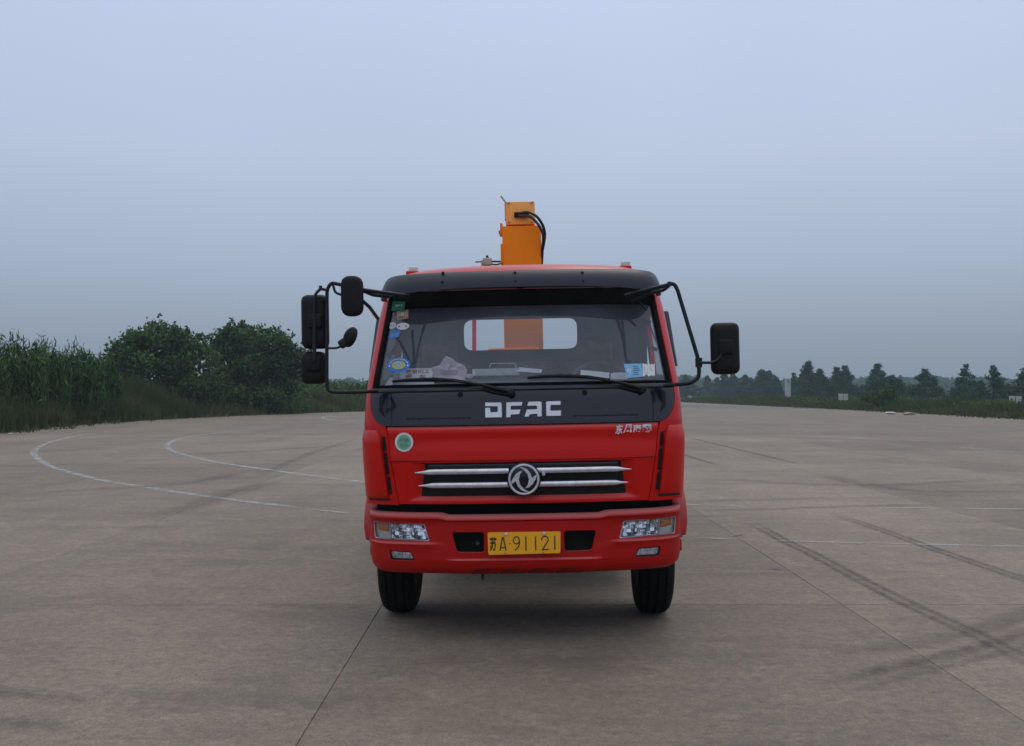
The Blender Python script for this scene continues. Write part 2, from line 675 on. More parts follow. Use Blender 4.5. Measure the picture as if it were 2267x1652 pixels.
# ================================================================== GROUND
def concrete_material():
    m = bpy.data.materials.new('concrete')
    m.use_nodes = True
    t = m.node_tree
    L = t.links.new
    b = t.nodes['Principled BSDF']
    b.inputs['Roughness'].default_value = .78
    b.inputs['Specular IOR Level'].default_value = .35
    g = t.nodes.new('ShaderNodeNewGeometry')

    def noise(scale, detail=5, rough=.55, stretch=None, lo=.3, hi=.7):
        n = t.nodes.new('ShaderNodeTexNoise')
        n.inputs['Scale'].default_value = scale
        n.inputs['Detail'].default_value = detail
        n.inputs['Roughness'].default_value = rough
        if stretch:
            mp = t.nodes.new('ShaderNodeMapping')
            mp.inputs['Scale'].default_value = stretch
            mp.inputs['Rotation'].default_value = (0, 0, stretch[2] - 1 if stretch[2] != 1 else 0)
            L(g.outputs['Position'], mp.inputs['Vector'])
            L(mp.outputs[0], n.inputs['Vector'])
        else:
            L(g.outputs['Position'], n.inputs['Vector'])
        r = t.nodes.new('ShaderNodeMapRange')
        r.inputs['From Min'].default_value = lo
        r.inputs['From Max'].default_value = hi
        L(n.outputs['Fac'], r.inputs['Value'])
        return r.outputs['Result']

    def mixc(f, a, bcol, amt=1.):
        x = t.nodes.new('ShaderNodeMix')
        x.data_type = 'RGBA'
        if amt != 1.:
            mm = t.nodes.new('ShaderNodeMath')
            mm.operation = 'MULTIPLY'
            mm.inputs[1].default_value = amt
            L(f, mm.inputs[0])
            f = mm.outputs[0]
        L(f, x.inputs['Factor'])
        for inp, val in (('A', a), ('B', bcol)):
            if isinstance(val, tuple):
                x.inputs[inp].default_value = (*val, 1)
            else:
                L(val, x.inputs[inp])
        return x.outputs['Result']

    c = mixc(noise(.11, 4), (.325, .262, .192), (.235, .190, .142))
    c = mixc(noise(220, 2, .8, None, .45, .7), c, (.36, .30, .24), .35)
    c = mixc(noise(.55, 6, .6, (1., .45, 1)), c, (.155, .124, .092), .75)
    c = mixc(noise(1.3, 7, .72, (.35, 1., 1), .50, .72), c, (.115, .091, .070), .7)
    c = mixc(noise(3.5, 5, .7, None, .5, .8), c, (.40, .325, .24), .6)
    c = mixc(noise(16, 5, .8, None, .35, .75), c, (.075, .062, .05), .75)
    c = mixc(noise(75, 3, .8, None, .4, .75), c, (.050, .043, .036), .70)
    # dark round stains
    vo = t.nodes.new('ShaderNodeTexVoronoi')
    vo.inputs['Scale'].default_value = .55
    vo.inputs['Randomness'].default_value = 1
    L(g.outputs['Position'], vo.inputs['Vector'])
    r = t.nodes.new('ShaderNodeMapRange')
    r.inputs['From Min'].default_value = .09
    r.inputs['From Max'].default_value = .0
    L(vo.outputs['Distance'], r.inputs['Value'])
    c = mixc(r.outputs['Result'], c, (.10, .09, .085), .55)
    # slab tone
    oi = t.nodes.new('ShaderNodeObjectInfo')
    tm = t.nodes.new('ShaderNodeMapRange')
    tm.inputs['To Min'].default_value = 1.02
    tm.inputs['To Max'].default_value = 1.32
    L(oi.outputs['Random'], tm.inputs['Value'])
    sv = t.nodes.new('ShaderNodeVectorMath')
    sv.operation = 'SCALE'
    tint = t.nodes.new('ShaderNodeVectorMath')
    tint.operation = 'MULTIPLY'
    tint.inputs[1].default_value = (1.05, 1.02, 1.03)
    L(c, tint.inputs[0])
    L(tint.outputs['Vector'], sv.inputs[0])
    L(tm.outputs['Result'], sv.inputs['Scale'])
    L(sv.outputs['Vector'], b.inputs['Base Color'])
    n = t.nodes.new('ShaderNodeTexNoise')
    n.inputs['Scale'].default_value = 60
    n.inputs['Detail'].default_value = 5
    L(g.outputs['Position'], n.inputs['Vector'])
    bp_ = t.nodes.new('ShaderNodeBump')
    bp_.inputs['Strength'].default_value = .5
    bp_.inputs['Distance'].default_value = .006
    L(n.outputs['Fac'], bp_.inputs['Height'])
    L(bp_.outputs[0], b.inputs['Normal'])
    return m


M['concrete'] = concrete_material()
M['joint'] = mat('joint_filler', (.10, .09, .085), .9, noise=.4, nscale=3)
M['asphalt'] = mat('asphalt', (.14, .14, .15), .85, noise=.35, nscale=.5)


def decal_material(name, col, strength, nscale=3., lo=.35, hi=.6, stretch=(1, 1, 1)):
    """worn flat marking: opacity falls off over the UV edges and breaks up by noise"""
    m = bpy.data.materials.new(name)
    m.use_nodes = True
    t = m.node_tree
    L = t.links.new
    b = t.nodes['Principled BSDF']
    b.inputs['Base Color'].default_value = (*col, 1)
    b.inputs['Roughness'].default_value = .8
    a = t.nodes.new('ShaderNodeAttribute')
    a.attribute_name = 'fade'
    g = t.nodes.new('ShaderNodeNewGeometry')
    n = t.nodes.new('ShaderNodeTexNoise')
    n.inputs['Scale'].default_value = nscale
    n.inputs['Detail'].default_value = 6
    n.inputs['Roughness'].default_value = .7
    mp = t.nodes.new('ShaderNodeMapping')
    mp.inputs['Scale'].default_value = stretch
    L(g.outputs['Position'], mp.inputs['Vector'])
    L(mp.outputs[0], n.inputs['Vector'])
    r = t.nodes.new('ShaderNodeMapRange')
    r.inputs['From Min'].default_value = lo
    r.inputs['From Max'].default_value = hi
    L(n.outputs['Fac'], r.inputs['Value'])
    mu = t.nodes.new('ShaderNodeMath')
    mu.operation = 'MULTIPLY'
    L(a.outputs['Fac'], mu.inputs[0])
    L(r.outputs['Result'], mu.inputs[1])
    m2 = t.nodes.new('ShaderNodeMath')
    m2.operation = 'MULTIPLY'
    m2.inputs[1].default_value = strength
    L(mu.outputs[0], m2.inputs[0])
    L(m2.outputs[0], b.inputs['Alpha'])
    return m


M['paint'] = decal_material('worn_white_paint', (.50, .51, .53), .66, 3.2, .37, .60)
M['paint_worn'] = decal_material('very_worn_paint', (.45, .47, .50), .55, 1.5, .44, .58)
M['skid'] = decal_material('tyre_rubber_mark', (.022, .022, .030), .42, 9., .25, .62)
M['smear'] = decal_material('faint_tyre_smear', (.035, .030, .028), .30, 7., .32, .66)
M['tread'] = decal_material('tread_print', (.025, .024, .024), .36, 12., .36, .62)
M['yellow_mark'] = decal_material('yellow_paint_mark', (.42, .28, .05), .45, 9, .4, .6)
M['blue_mark'] = decal_material('blue_paint_mark', (.06, .07, .16), .6, 9, .35, .55)


def spline(pts, n=12):
    P = [Vector(p) for p in pts]
    P = [P[0] * 2 - P[1]] + P + [P[-1] * 2 - P[-2]]
    o = []
    for i in range(1, len(P) - 2):
        for k in range(n):
            t = k / n
            a, b, c, d = P[i - 1], P[i], P[i + 1], P[i + 2]
            o.append(.5 * ((2 * b) + (c - a) * t + (2 * a - 5 * b + 4 * c - d) * t * t + (3 * b - a - 3 * c + d) * t ** 3))
    o.append(P[-2])
    return o


def strip_mark(name, pts, w, m, z, soft=.3, ends=.1, parent=None, lanes=None):
    """flat strip along ground points with soft edges"""
    P = spline(pts)
    n = len(P)
    prof = [(-.5, 0.), (-.5 + soft, 1.), (.5 - soft, 1.), (.5, 0.)] if lanes is None else lanes
    V, A = [], []
    L_ = [0]
    for i in range(1, n):
        L_.append(L_[-1] + (P[i] - P[i - 1]).length)
    for i in range(n):
        tg = (P[min(i + 1, n - 1)] - P[max(i - 1, 0)]).normalized()
        nn_ = Vector((-tg.y, tg.x))
        f = L_[i] / L_[-1]
        e = min(1, f / ends if ends else 1, (1 - f) / ends if ends else 1)
        ww = w(f) if callable(w) else w
        for a, al in prof:
            p = P[i] + nn_ * a * ww
            V.append((p.x, p.y, z))
            A.append(al * e)
    k = len(prof)
    Fc = [(i * k + j, (i + 1) * k + j, (i + 1) * k + j + 1, i * k + j + 1) for i in range(n - 1) for j in range(k - 1)]
    me = bpy.data.meshes.new(name)
    me.from_pydata(V, [], Fc)
    at = me.attributes.new('fade', 'FLOAT', 'POINT')
    at.data.foreach_set('value', A)
    me.materials.append(m)
    me.update()
    o = bpy.data.objects.new(name, me)
    C.objects.link(o)
    o.parent = parent
    return o


# land all round
gmat = mat('grassy_earth', (.05, .06, .028), .95, noise=.5, nscale=.12)
land = MB().add([(-450, -40, -.06), (450, -40, -.06), (450, 740, -.06), (-450, 740, -.06)], [(0, 1, 2, 3)]).build('grass_ground', gmat, smooth=0)
tag(land, None, kind='structure')

SX0, SW, SY0, SL = -.92 - 3.26 * 5, 3.26, 7.55 - 5 * 2, 5.0
NX, NY = 13, 8
SX1, SY1 = SX0 + SW * NX, SY0 + SL * NY
edge = [(26.5, SY1), (29.2, 60), (30, 93), (29, 130), (28, 178), (20, 192), (5, 150), (-5, 110), (-12, 87), (-15.7, 78), (-19, 66), (-20.4, 54), (-19.5, SY1)]
PADZ = 0.
base = MB()
base.add([(SX0 - 6, -4, -.014), (SX1 + .6, -4, -.014), (SX1 + .6, SY1, -.014), (SX0 - 6, SY1, -.014)], [(0, 1, 2, 3)])
pad = base.build('concrete_pavement', M['joint'], smooth=0)
tag(pad, 'worn grey-brown concrete pavement cast in large slabs', kind='structure')
far = MB()
n = len(edge)
far.add([(x, y, 0) for x, y in edge] + [(x, y, -.2) for x, y in edge], [tuple(range(n))] + [(i, i + n, (i + 1) % n + n, (i + 1) % n) for i in range(n)])
# join far sheet to the slab field (exact abutting edges)
fo = far.build('far_pavement', M['concrete'], pad, smooth=0)
fixn(fo)
lf_ = MB().box((SX0 - 3.0, (SY1 - 4) / 2, -.05), (6 - .02, SY1 + 4, .1))
lo_ = lf_.build('pavement_margin', M['concrete'], pad, smooth=0)
g_ = .0035
slab = None
for i in range(NX):
    for j in range(NY):
        x, y = SX0 + SW * i, SY0 + SL * j
        if y + SL < 1:
            continue
        if slab is None:
            sm = MB()
            b_ = .003
            X0, X1, Y0, Y1 = g_ / 2, SW - g_ / 2, g_ / 2, SL - g_ / 2
            o1 = [(X0, Y0), (X1, Y0), (X1, Y1), (X0, Y1)]
            o2 = [(X0 + b_, Y0 + b_), (X1 - b_, Y0 + b_), (X1 - b_, Y1 - b_), (X0 + b_, Y1 - b_)]
            sm.add([(a, b, -.10) for a, b in o1] + [(a, b, -b_) for a, b in o1] + [(a, b, 0) for a, b in o2],
                   [(8, 9, 10, 11)] + [(k, (k + 1) % 4, (k + 1) % 4 + 4, k + 4) for k in range(4)] + [(k + 4, (k + 1) % 4 + 4, (k + 1) % 4 + 8, k + 8) for k in range(4)])
            slab = sm.build('concrete_slab', M['concrete'], pad, smooth=0)
            o = slab
        else:
            o = slab.copy()
            C.objects.link(o)
            o.parent = pad
        o.location = (x, y, random.uniform(-.0012, .0012))
# far joints: sawn grooves that still show as lines further out
ZL = .005
fj = MB()
for i in range(NX + 1):
    x = SX0 + SW * i
    fj.add([(x - .003, SY1, .002), (x + .003, SY1, .002), (x + .003, 75, .002), (x - .003, 75, .002)], [(0, 1, 2, 3)])
fjo = fj.build('far_joints', M['joint'], pad, smooth=0)

P = lambda *uv: [G(u, v) for u, v in uv]
K = dict(parent=pad)
outer = P((330, 951), (259, 957), (185, 963), (129, 974), (89, 989), (74, 1004), (92, 1022), (129, 1038.5), (222, 1062.6), (333, 1081), (481, 1103), (665, 1125), (690, 1128.5))
strip_mark('painted_line', outer, .20, M['paint'], ZL, .22, .03, **K)
strip_mark('painted_line', P((690, 1128.5), (795, 1139), (1000, 1158), (1200, 1175), (1520, 1190), (1720, 1198), (1950, 1204), (2267, 1211), (2500, 1215)), .11, M['paint_worn'], ZL, .2, .01, **K)
strip_mark('painted_line', P((560, 951), (497, 957), (420, 967), (385, 976), (371, 986), (380, 998), (407, 1007), (470, 1022), (555, 1035), (684, 1053), (802, 1067), (1000, 1085)), .20, M['paint'], ZL, .22, .04, **K)
strip_mark('painted_line', P((1250, 1106), (1520, 1118), (1750, 1121), (2000, 1125), (2267, 1128), (2500, 1130)), .11, M['paint_worn'], ZL, .2, .02, **K)
strip_mark('painted_line', P((776, 917), (740, 919.5), (718, 923), (716, 927), (732, 930), (755, 931.5), (790, 934)), .30, M['paint'], ZL, .2, .05, **K)
strip_mark('painted_line', P((2100, 987), (2170, 995), (2267, 1003), (2400, 1012)), .13, M['paint'], ZL, .2, .1, **K)
# tyre marks
twin = [(-.5, 0), (-.36, 1), (-.2, .9), (-.06, .2), (.06, .2), (.2, .9), (.36, 1), (.5, 0)]
strip_mark('tyre_mark', P((1650, 1154), (1700, 1178), (1739, 1199.7), (1804, 1230), (1917, 1291), (2025.5, 1345), (2155.7, 1403.7), (2267, 1460), (2400, 1525)), .17, M['skid'], ZL + .004, lanes=twin, ends=.16, **K)
strip_mark('tyre_mark', P((1830, 1134), (1938.7, 1170), (2043, 1208), (2134, 1238.8), (2267, 1284), (2400, 1330)), .17, M['skid'], ZL + .004, lanes=twin, ends=.2, **K)
strip_mark('tyre_mark', P((1510, 966), (1656.6, 1001), (1790, 1033.5)), .16, M['skid'], ZL + .004, ends=.2, **K)
strip_mark('tyre_mark', P((1480, 998), (1517.7, 1008.8), (1595.8, 1032.6)), .16, M['skid'], ZL + .004, ends=.2, **K)
strip_mark('tyre_mark', P((1780, 1461), (1852, 1450), (2004, 1430), (2155.7, 1397), (2267, 1362.5), (2450, 1300)), .26, M['smear'], ZL + .008, .3, .2, **K)
strip_mark('tyre_mark', P((1790, 1535), (1873.6, 1521), (2047, 1473), (2267, 1421), (2450, 1370)), .30, M['smear'], ZL + .008, lanes=twin, ends=.2, **K)
strip_mark('tyre_mark', P((1850, 1500), (2000, 1480), (2150, 1440), (2267, 1400)), .14, M['smear'], ZL + .012, .3, .2, **K)
strip_mark('tyre_mark', P((1500, 1132), (1700, 1128), (1900, 1121), (2100, 1118)), .24, M['smear'], ZL + .008, .3, .2, **K)
strip_mark('tyre_mark', P((1500, 1110), (1650, 1108), (1850, 1103)), .2, M['smear'], ZL + .008, .3, .2, **K)
for (pts, w) in (([(-120, 1533), (0, 1535), (120, 1546), (240, 1548)], .18), ([(-120, 1598), (0, 1602), (120, 1610), (170, 1612)], .16),
                 ([(560, 1338), (700, 1345), (830, 1352)], .25),
                 ([(0, 1100), (200, 1085), (420, 1070), (560, 1040)], .5), ([(250, 1160), (400, 1130), (520, 1090), (640, 1060)], .6),
                 ([(380, 1011), (560, 1000), (800, 985)], .4), ([(560, 1060), (700, 1000), (800, 970)], .3),
                 ([(1530, 1060), (1900, 1075), (2267, 1060)], .5), ([(1560, 960), (1900, 975), (2267, 985)], .6), ([(1800, 1050), (2000, 1085), (2267, 1090)], .5)):
    big = w < .25
    strip_mark('tyre_mark', P(*pts), w, M['tread'] if big else M['smear'], ZL + .012, .35, .25, **K)
strip_mark('paint_mark', P((1795, 1339), (1822, 1341)), .09, M['yellow_mark'], ZL, .3, .3, **K)
strip_mark('paint_mark', P((768, 1343), (792, 1345)), .09, M['yellow_mark'], ZL, .3, .3, **K)
strip_mark('paint_mark', P((1705, 1260), (1733, 1263)), .08, M['blue_mark'], ZL, .3, .3, **K)
strip_mark('paint_mark', P((1620, 1190), (1650, 1183)), .08, M['blue_mark'], ZL, .3, .3, **K)
# darker asphalt band at the far right of the pad
ap = P((1500, 896), (1640, 899.5), (1830, 906.5), (1700, 905), (1500, 902))
am = MB().add([(x, y, .006) for x, y in ap], [tuple(range(len(ap)))])
ao = am.build('asphalt_road', M['asphalt'], smooth=0)
tag(ao, None, kind='structure')

# ================================================================== FOLIAGE
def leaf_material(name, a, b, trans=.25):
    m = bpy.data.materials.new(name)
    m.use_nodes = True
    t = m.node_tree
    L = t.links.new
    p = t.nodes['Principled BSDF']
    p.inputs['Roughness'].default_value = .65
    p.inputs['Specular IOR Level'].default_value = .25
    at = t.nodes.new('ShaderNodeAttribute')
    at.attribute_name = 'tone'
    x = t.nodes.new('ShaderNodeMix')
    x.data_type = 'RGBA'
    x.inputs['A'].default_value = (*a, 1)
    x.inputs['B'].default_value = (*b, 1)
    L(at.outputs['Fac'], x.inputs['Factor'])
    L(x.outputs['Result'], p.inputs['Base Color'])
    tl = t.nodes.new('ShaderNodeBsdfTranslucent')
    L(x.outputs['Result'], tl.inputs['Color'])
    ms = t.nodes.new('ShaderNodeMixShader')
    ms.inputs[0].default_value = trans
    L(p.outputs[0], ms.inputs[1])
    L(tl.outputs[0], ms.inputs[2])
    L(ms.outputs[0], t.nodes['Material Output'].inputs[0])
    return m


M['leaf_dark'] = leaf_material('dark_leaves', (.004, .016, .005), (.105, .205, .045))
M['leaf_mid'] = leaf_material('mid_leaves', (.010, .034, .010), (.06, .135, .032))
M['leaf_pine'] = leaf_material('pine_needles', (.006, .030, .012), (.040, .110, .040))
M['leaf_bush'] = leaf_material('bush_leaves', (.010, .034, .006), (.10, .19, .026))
M['grass'] = leaf_material('tall_grass', (.016, .036, .008), (.15, .165, .050))
M['grass2'] = leaf_material('verge_grass', (.020, .045, .010), (.12, .125, .040))
M['straw'] = leaf_material('straw_stalks', (.07, .062, .035), (.15, .135, .075))
M['bark'] = mat('bark', (.07, .055, .045), .9, noise=.5, nscale=12)


def leaf_cloud(name, ctr, size, m, parent=None, tone=None, aspect=.5, up=0.):
    """many small pointed leaf quads"""
    n = len(ctr)
    a = rng.normal(size=(n, 3))
    a[:, 2] += up * 2
    a /= np.linalg.norm(a, axis=1)[:, None]
    b = rng.normal(size=(n, 3))
    b -= (b * a).sum(1)[:, None] * a
    b /= np.linalg.norm(b, axis=1)[:, None]
    s_ = np.asarray(size).reshape(-1, 1) * np.ones((n, 1))
    h = a * s_ * .5
    w_ = b * s_ * .5 * aspect
    V = np.stack([ctr - h, ctr + w_ - h * .1, ctr + h, ctr - w_ - h * .1], 1).reshape(-1, 3)
    me = bpy.data.meshes.new(name)
    me.vertices.add(4 * n)
    me.vertices.foreach_set('co', V.astype(np.float32).ravel())
    me.loops.add(4 * n)
    me.loops.foreach_set('vertex_index', np.arange(4 * n, dtype=np.int32))
    me.polygons.add(n)
    me.polygons.foreach_set('loop_start', np.arange(0, 4 * n, 4, dtype=np.int32))
    me.update(calc_edges=True)
    at = me.attributes.new('tone', 'FLOAT', 'FACE')
    tn = rng.random(n) if tone is None else np.clip(tone, 0, 1)
    at.data.foreach_set('value', tn.astype(np.float32))
    me.materials.append(m)
    o = bpy.data.objects.new(name, me)
    C.objects.link(o)
    if parent is not None:
        o.parent = parent
    return o


def clump_points(clumps, per_vol, shell=.55, nmin=20):
    """clumps: (x,y,z,rx,ry,rz). leaf centres biased to the outer shell, plus a tone for each clump"""
    out_, tone = [], []
    for (x, y, z, rx, ry, rz) in clumps:
        k = max(nmin, int(per_vol * (rx * ry * rz) ** (2 / 3)))
        d = rng.normal(size=(k, 3))
        d /= np.linalg.norm(d, axis=1)[:, None]
        r = (shell + (1 - shell) * rng.random(k) ** .6) * (1 + .10 * rng.normal(size=k))
        p = d * r[:, None] * np.array([rx, ry, rz]) + np.array([x, y, z])
        out_.append(p)
        tone.append(np.clip(.34 + .20 * rng.normal() + .24 * rng.normal(size=k) + .28 * d[:, 2], 0, 1))  # paler towards each clump's top, light from above put into the tone
    return np.concatenate(out_), np.concatenate(tone)


def limbs(parent, base, tips, r0, name='trunk'):
    m_ = MB()
    b = Vector(base)
    for i, tp in enumerate(tips):
        t = Vector(tp)
        mid = b.lerp(t, .5) + Vector((random.uniform(-.2, .2), random.uniform(-.2, .2), 0)) * (t - b).length * .15
        m_.tube([b, mid, t], (lambda f, r_=r0 * (.9 if i == 0 else .5): r_ * (1 - .8 * f)), 6)
    o = m_.build(name, M['bark'], parent)
    return o


def broad_tree(name, base, w, h, seed, m, label, cat, group, n_cl=26, leaf=.26, dens=330, low=.04, top_lumps=()):
    random.seed(seed)
    x0, y0 = base
    root = empty(name, (x0, y0, 0))
    tag(root, label, cat, group)
    cl, tips = [], []
    for k in range(n_cl):
        t = random.random()
        zc = h * (low + .10 + (.80 - low) * t)
        wid = w * .5 * (math.sin(math.pi * min(1, .30 + .60 * t)) ** .55)
        a = random.uniform(0, 2 * math.pi)
        rr = wid * math.sqrt(random.random()) * .95
        r_ = w * random.uniform(.07, .17)
        cl.append((rr * math.cos(a), rr * math.sin(a) * .7, zc, r_, r_, r_ * random.uniform(.65, .95)))
        if k % 4 == 0:
            tips.append((rr * math.cos(a), rr * math.sin(a) * .7, zc))
    for (dx, dz, r_) in top_lumps:
        cl.append((dx, 0, dz, r_, r_, r_ * 1.1))
        tips.append((dx, 0, dz))
    P_, T_ = clump_points(cl, dens, .45)
    # loose twigs sticking out of the outline
    k = int(len(P_) * .05)
    idx = rng.integers(0, len(P_), k)
    ex = P_[idx].copy()
    ex[:, :2] *= 1.08
    ex[:, 2] += rng.random(k) * h * .06
    P_ = np.concatenate([P_, ex])
    T_ = np.concatenate([T_, rng.random(k)])
    # leafy sprigs pushing out of the crown
    top = P_[P_[:, 2] > .35 * h]
    rad = np.hypot(top[:, 0], top[:, 1]) + (top[:, 2] - h * .5)
    pick = top[np.argsort(rad)[-int(len(top) * .30):]]
    sp_p, sp_t = [], []
    for k in range(int(n_cl * 1.6)):
        s0 = pick[rng.integers(0, len(pick))]
        dr = np.array([s0[0] * .25 + rng.normal() * .3, rng.normal() * .3, 1.0])
        dr /= np.linalg.norm(dr)
        ln = (.35 + .65 * rng.random()) * h * .12
        f = rng.random(16)
        sp_p.append(s0 + dr * (f * ln)[:, None] + rng.normal(size=(16, 3)) * .07)
        sp_t.append(np.clip(.5 + .3 * rng.normal(size=16), 0, 1))
    P_ = np.concatenate([P_] + sp_p)
    T_ = np.concatenate([T_] + sp_t)
    P_[:, 2] = np.maximum(P_[:, 2], .1)
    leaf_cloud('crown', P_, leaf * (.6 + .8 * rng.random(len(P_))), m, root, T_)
    limbs(root, (0, 0, -.05), [(0, 0, h * .7)] + tips, .05 * w * .5)
    return root


def pine(base, h, w, seed, label, group, leaf=.22, dens=260, tops=((0, 1.),), name='pine_tree', m=None):
    random.seed(seed)
    root = empty(name, (*base, 0))
    tag(root, label, 'tree', group)
    cl, tips = [], []
    for (dx, hh) in tops:
        H = h * hh
        cl.append((dx, 0, H - .45, .07 * w, .07 * w, .6))
        cl.append((dx, 0, H - 1.1, .11 * w, .11 * w, .5))
        for k in range(9):
            t = k / 8
            z = H * (.94 - .78 * t)
            wr = w * (.03 + .50 * t ** .9) / (1 if len(tops) == 1 else 1.35)
            for q in range(2 + int(6 * t + .5)):
                a = random.uniform(0, 2 * math.pi)
                rr = wr * random.uniform(.35, .85)
                r_ = w * random.uniform(.05, .07 + .08 * t)
                cl.append((dx + rr * math.cos(a), rr * math.sin(a), z + random.uniform(-.1, .12) * H * .4, r_ * 1.2, r_ * 1.2, r_ * .72))
                if q == 0:
                    tips.append((dx + rr * math.cos(a), rr * math.sin(a), z))
    P_, T_ = clump_points(cl, dens, .3)
    P_[:, 2] = np.maximum(P_[:, 2], .1)
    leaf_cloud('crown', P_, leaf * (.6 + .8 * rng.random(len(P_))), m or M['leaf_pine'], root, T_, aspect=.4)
    limbs(root, (0, 0, -.05), [(d * .9, 0, h * t_ * .95) for d, t_ in tops] + tips, .12)
    return root


def at_px(u, Y):
    return ((u - CU) / F_PX * Y, Y)


def hpx(v, Y):
    return CAMH + (870 - v) / F_PX * Y


# --- left: two big rounded trees
b = at_px(352, 70)
broad_tree('leafy_tree', b, 7.4, 5.9, 11, M['leaf_dark'], 'dense dark green tree left of its twin, beside the tall reeds', 'tree', 'rounded trees at the left edge of the pavement', 64, .27, 400,
           top_lumps=((-.45, 5.75, .55), (.3, 5.6, .6), (1.35, 5.2, .6), (-1.2, 4.9, .6), (2.2, 4.3, .7), (-2.5, 4.0, .6)))
b = at_px(560, 76)
broad_tree('leafy_tree', b, 7.9, 6.1, 12, M['leaf_dark'], 'dense green tree right of its twin, nearest to the truck mirrors', 'tree', 'rounded trees at the left edge of the pavement', 70, .27, 400,
           top_lumps=((-1.6, 5.5, .6), (-.7, 5.9, .6), (.4, 5.85, .6), (1.3, 5.6, .65), (2.1, 5.1, .7), (2.8, 4.3, .7), (-2.4, 4.9, .6)))
# --- feathery shrubs of the reed bank
for i, (u, Y, vt, wpx, lab) in enumerate(((20, 47, 728, 150, 'tall feathery dark shrub at the left edge of the picture'),
                                          (95, 50, 745, 110, 'feathery dark shrub beside the tallest shrub at the left edge'),
                                          (165, 53, 752, 120, 'feathery shrub between the reeds and the left rounded tree'),
                                          (225, 57, 775, 80, 'narrow feathery shrub just left of the rounded trees'),
                                          (-60, 45, 735, 140, 'feathery shrub half cut off by the left edge of the picture'))):
    random.seed(30 + i)
    h = hpx(vt, Y)
    w = wpx / F_PX * Y
    root = empty('feathery_shrub', (*at_px(u, Y), 0))
    tag(root, lab, 'shrub', 'feathery shrubs at the left edge of the pavement')
    n = 5200
    a = rng.random(n) * 2 * np.pi
    r = np.sqrt(rng.random(n)) * w * .55
    hh = h * (.90 - .30 * (r / (w * .55)) ** 2) * (1 + .07 * np.sin(a * 5 + i) + .05 * rng.normal(size=n))
    z = hh * (rng.random(n) ** .55)
    P_ = np.stack([r * np.cos(a), r * np.sin(a) * .8, z], 1)
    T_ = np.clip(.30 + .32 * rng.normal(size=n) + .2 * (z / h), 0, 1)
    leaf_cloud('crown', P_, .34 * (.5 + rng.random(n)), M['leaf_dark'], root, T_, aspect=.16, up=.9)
    limbs(root, (0, 0, -.05), [(random.uniform(-w, w) * .3, random.uniform(-.5, .5), h * .75) for _ in range(7)], .05, 'stems')


def blades(name, pts, hts, m, wd=.03, lean=.18, tone=None, taper=.15):
    n = len(pts)
    a = rng.random(n) * 2 * np.pi
    dx = np.stack([np.cos(a), np.sin(a), np.zeros(n)], 1) * wd
    ln = rng.normal(size=(n, 2)) * lean * hts[:, None]
    b0 = np.concatenate([pts, np.full((n, 1), -.05)], 1)
    t1 = b0 + np.concatenate([ln * .35, (hts * .6)[:, None]], 1)
    t2 = b0 + np.concatenate([ln, hts[:, None]], 1)
    V = np.stack([b0 - dx, b0 + dx, t1 + dx * .8, t1 - dx * .8, t2 + dx * taper, t2 - dx * taper], 1).reshape(-1, 3)
    me = bpy.data.meshes.new(name)
    me.vertices.add(6 * n)
    me.vertices.foreach_set('co', V.astype(np.float32).ravel())
    base_ = np.arange(n)[:, None] * 6
    idx = np.concatenate([base_ + np.array([0, 1, 2, 3]), base_ + np.array([3, 2, 4, 5])], 1).reshape(-1)
    me.loops.add(8 * n)
    me.loops.foreach_set('vertex_index', idx.astype(np.int32))
    me.polygons.add(2 * n)
    me.polygons.foreach_set('loop_start', np.arange(0, 8 * n, 4, dtype=np.int32))
    me.update(calc_edges=True)
    at = me.attributes.new('tone', 'FLOAT', 'FACE')
    tn = rng.random(n) if tone is None else np.clip(tone, 0, 1)
    at.data.foreach_set('value', np.repeat(tn, 2).astype(np.float32))
    me.materials.append(m)
    o = bpy.data.objects.new(name, me)
    C.objects.link(o)
    return o


def along(poly, n, depth, jitter=0.):
    """random points along a polyline, pushed up to depth to its left"""
    P_ = [Vector(p) for p in poly]
    L_ = [(b - a).length for a, b in zip(P_, P_[1:])]
    tot = sum(L_)
    cum = np.cumsum([0] + L_)
    s_ = rng.random(n) * tot
    k = np.clip(np.searchsorted(cum, s_, side='right') - 1, 0, len(L_) - 1)
    f = (s_ - cum[k]) / np.array(L_)[k]
    A = np.array([p[:] for p in P_[:-1]])[k]
    B = np.array([p[:] for p in P_[1:]])[k]
    T = B - A
    T /= np.linalg.norm(T, axis=1)[:, None]
    Nn = np.stack([-T[:, 1], T[:, 0]], 1)
    q = rng.random(n) ** 1.1
    w = .25 * np.sin(s_ * 1.7) + .2 * np.sin(s_ * .63 + 1)
    return A + (B - A) * f[:, None] + Nn * (q * depth + w)[:, None], q, s_


def soft_noise(s_, a=.9, b=2.3):
    return .5 + .25 * np.sin(s_ * a) + .25 * np.sin(s_ * b + 1.3)


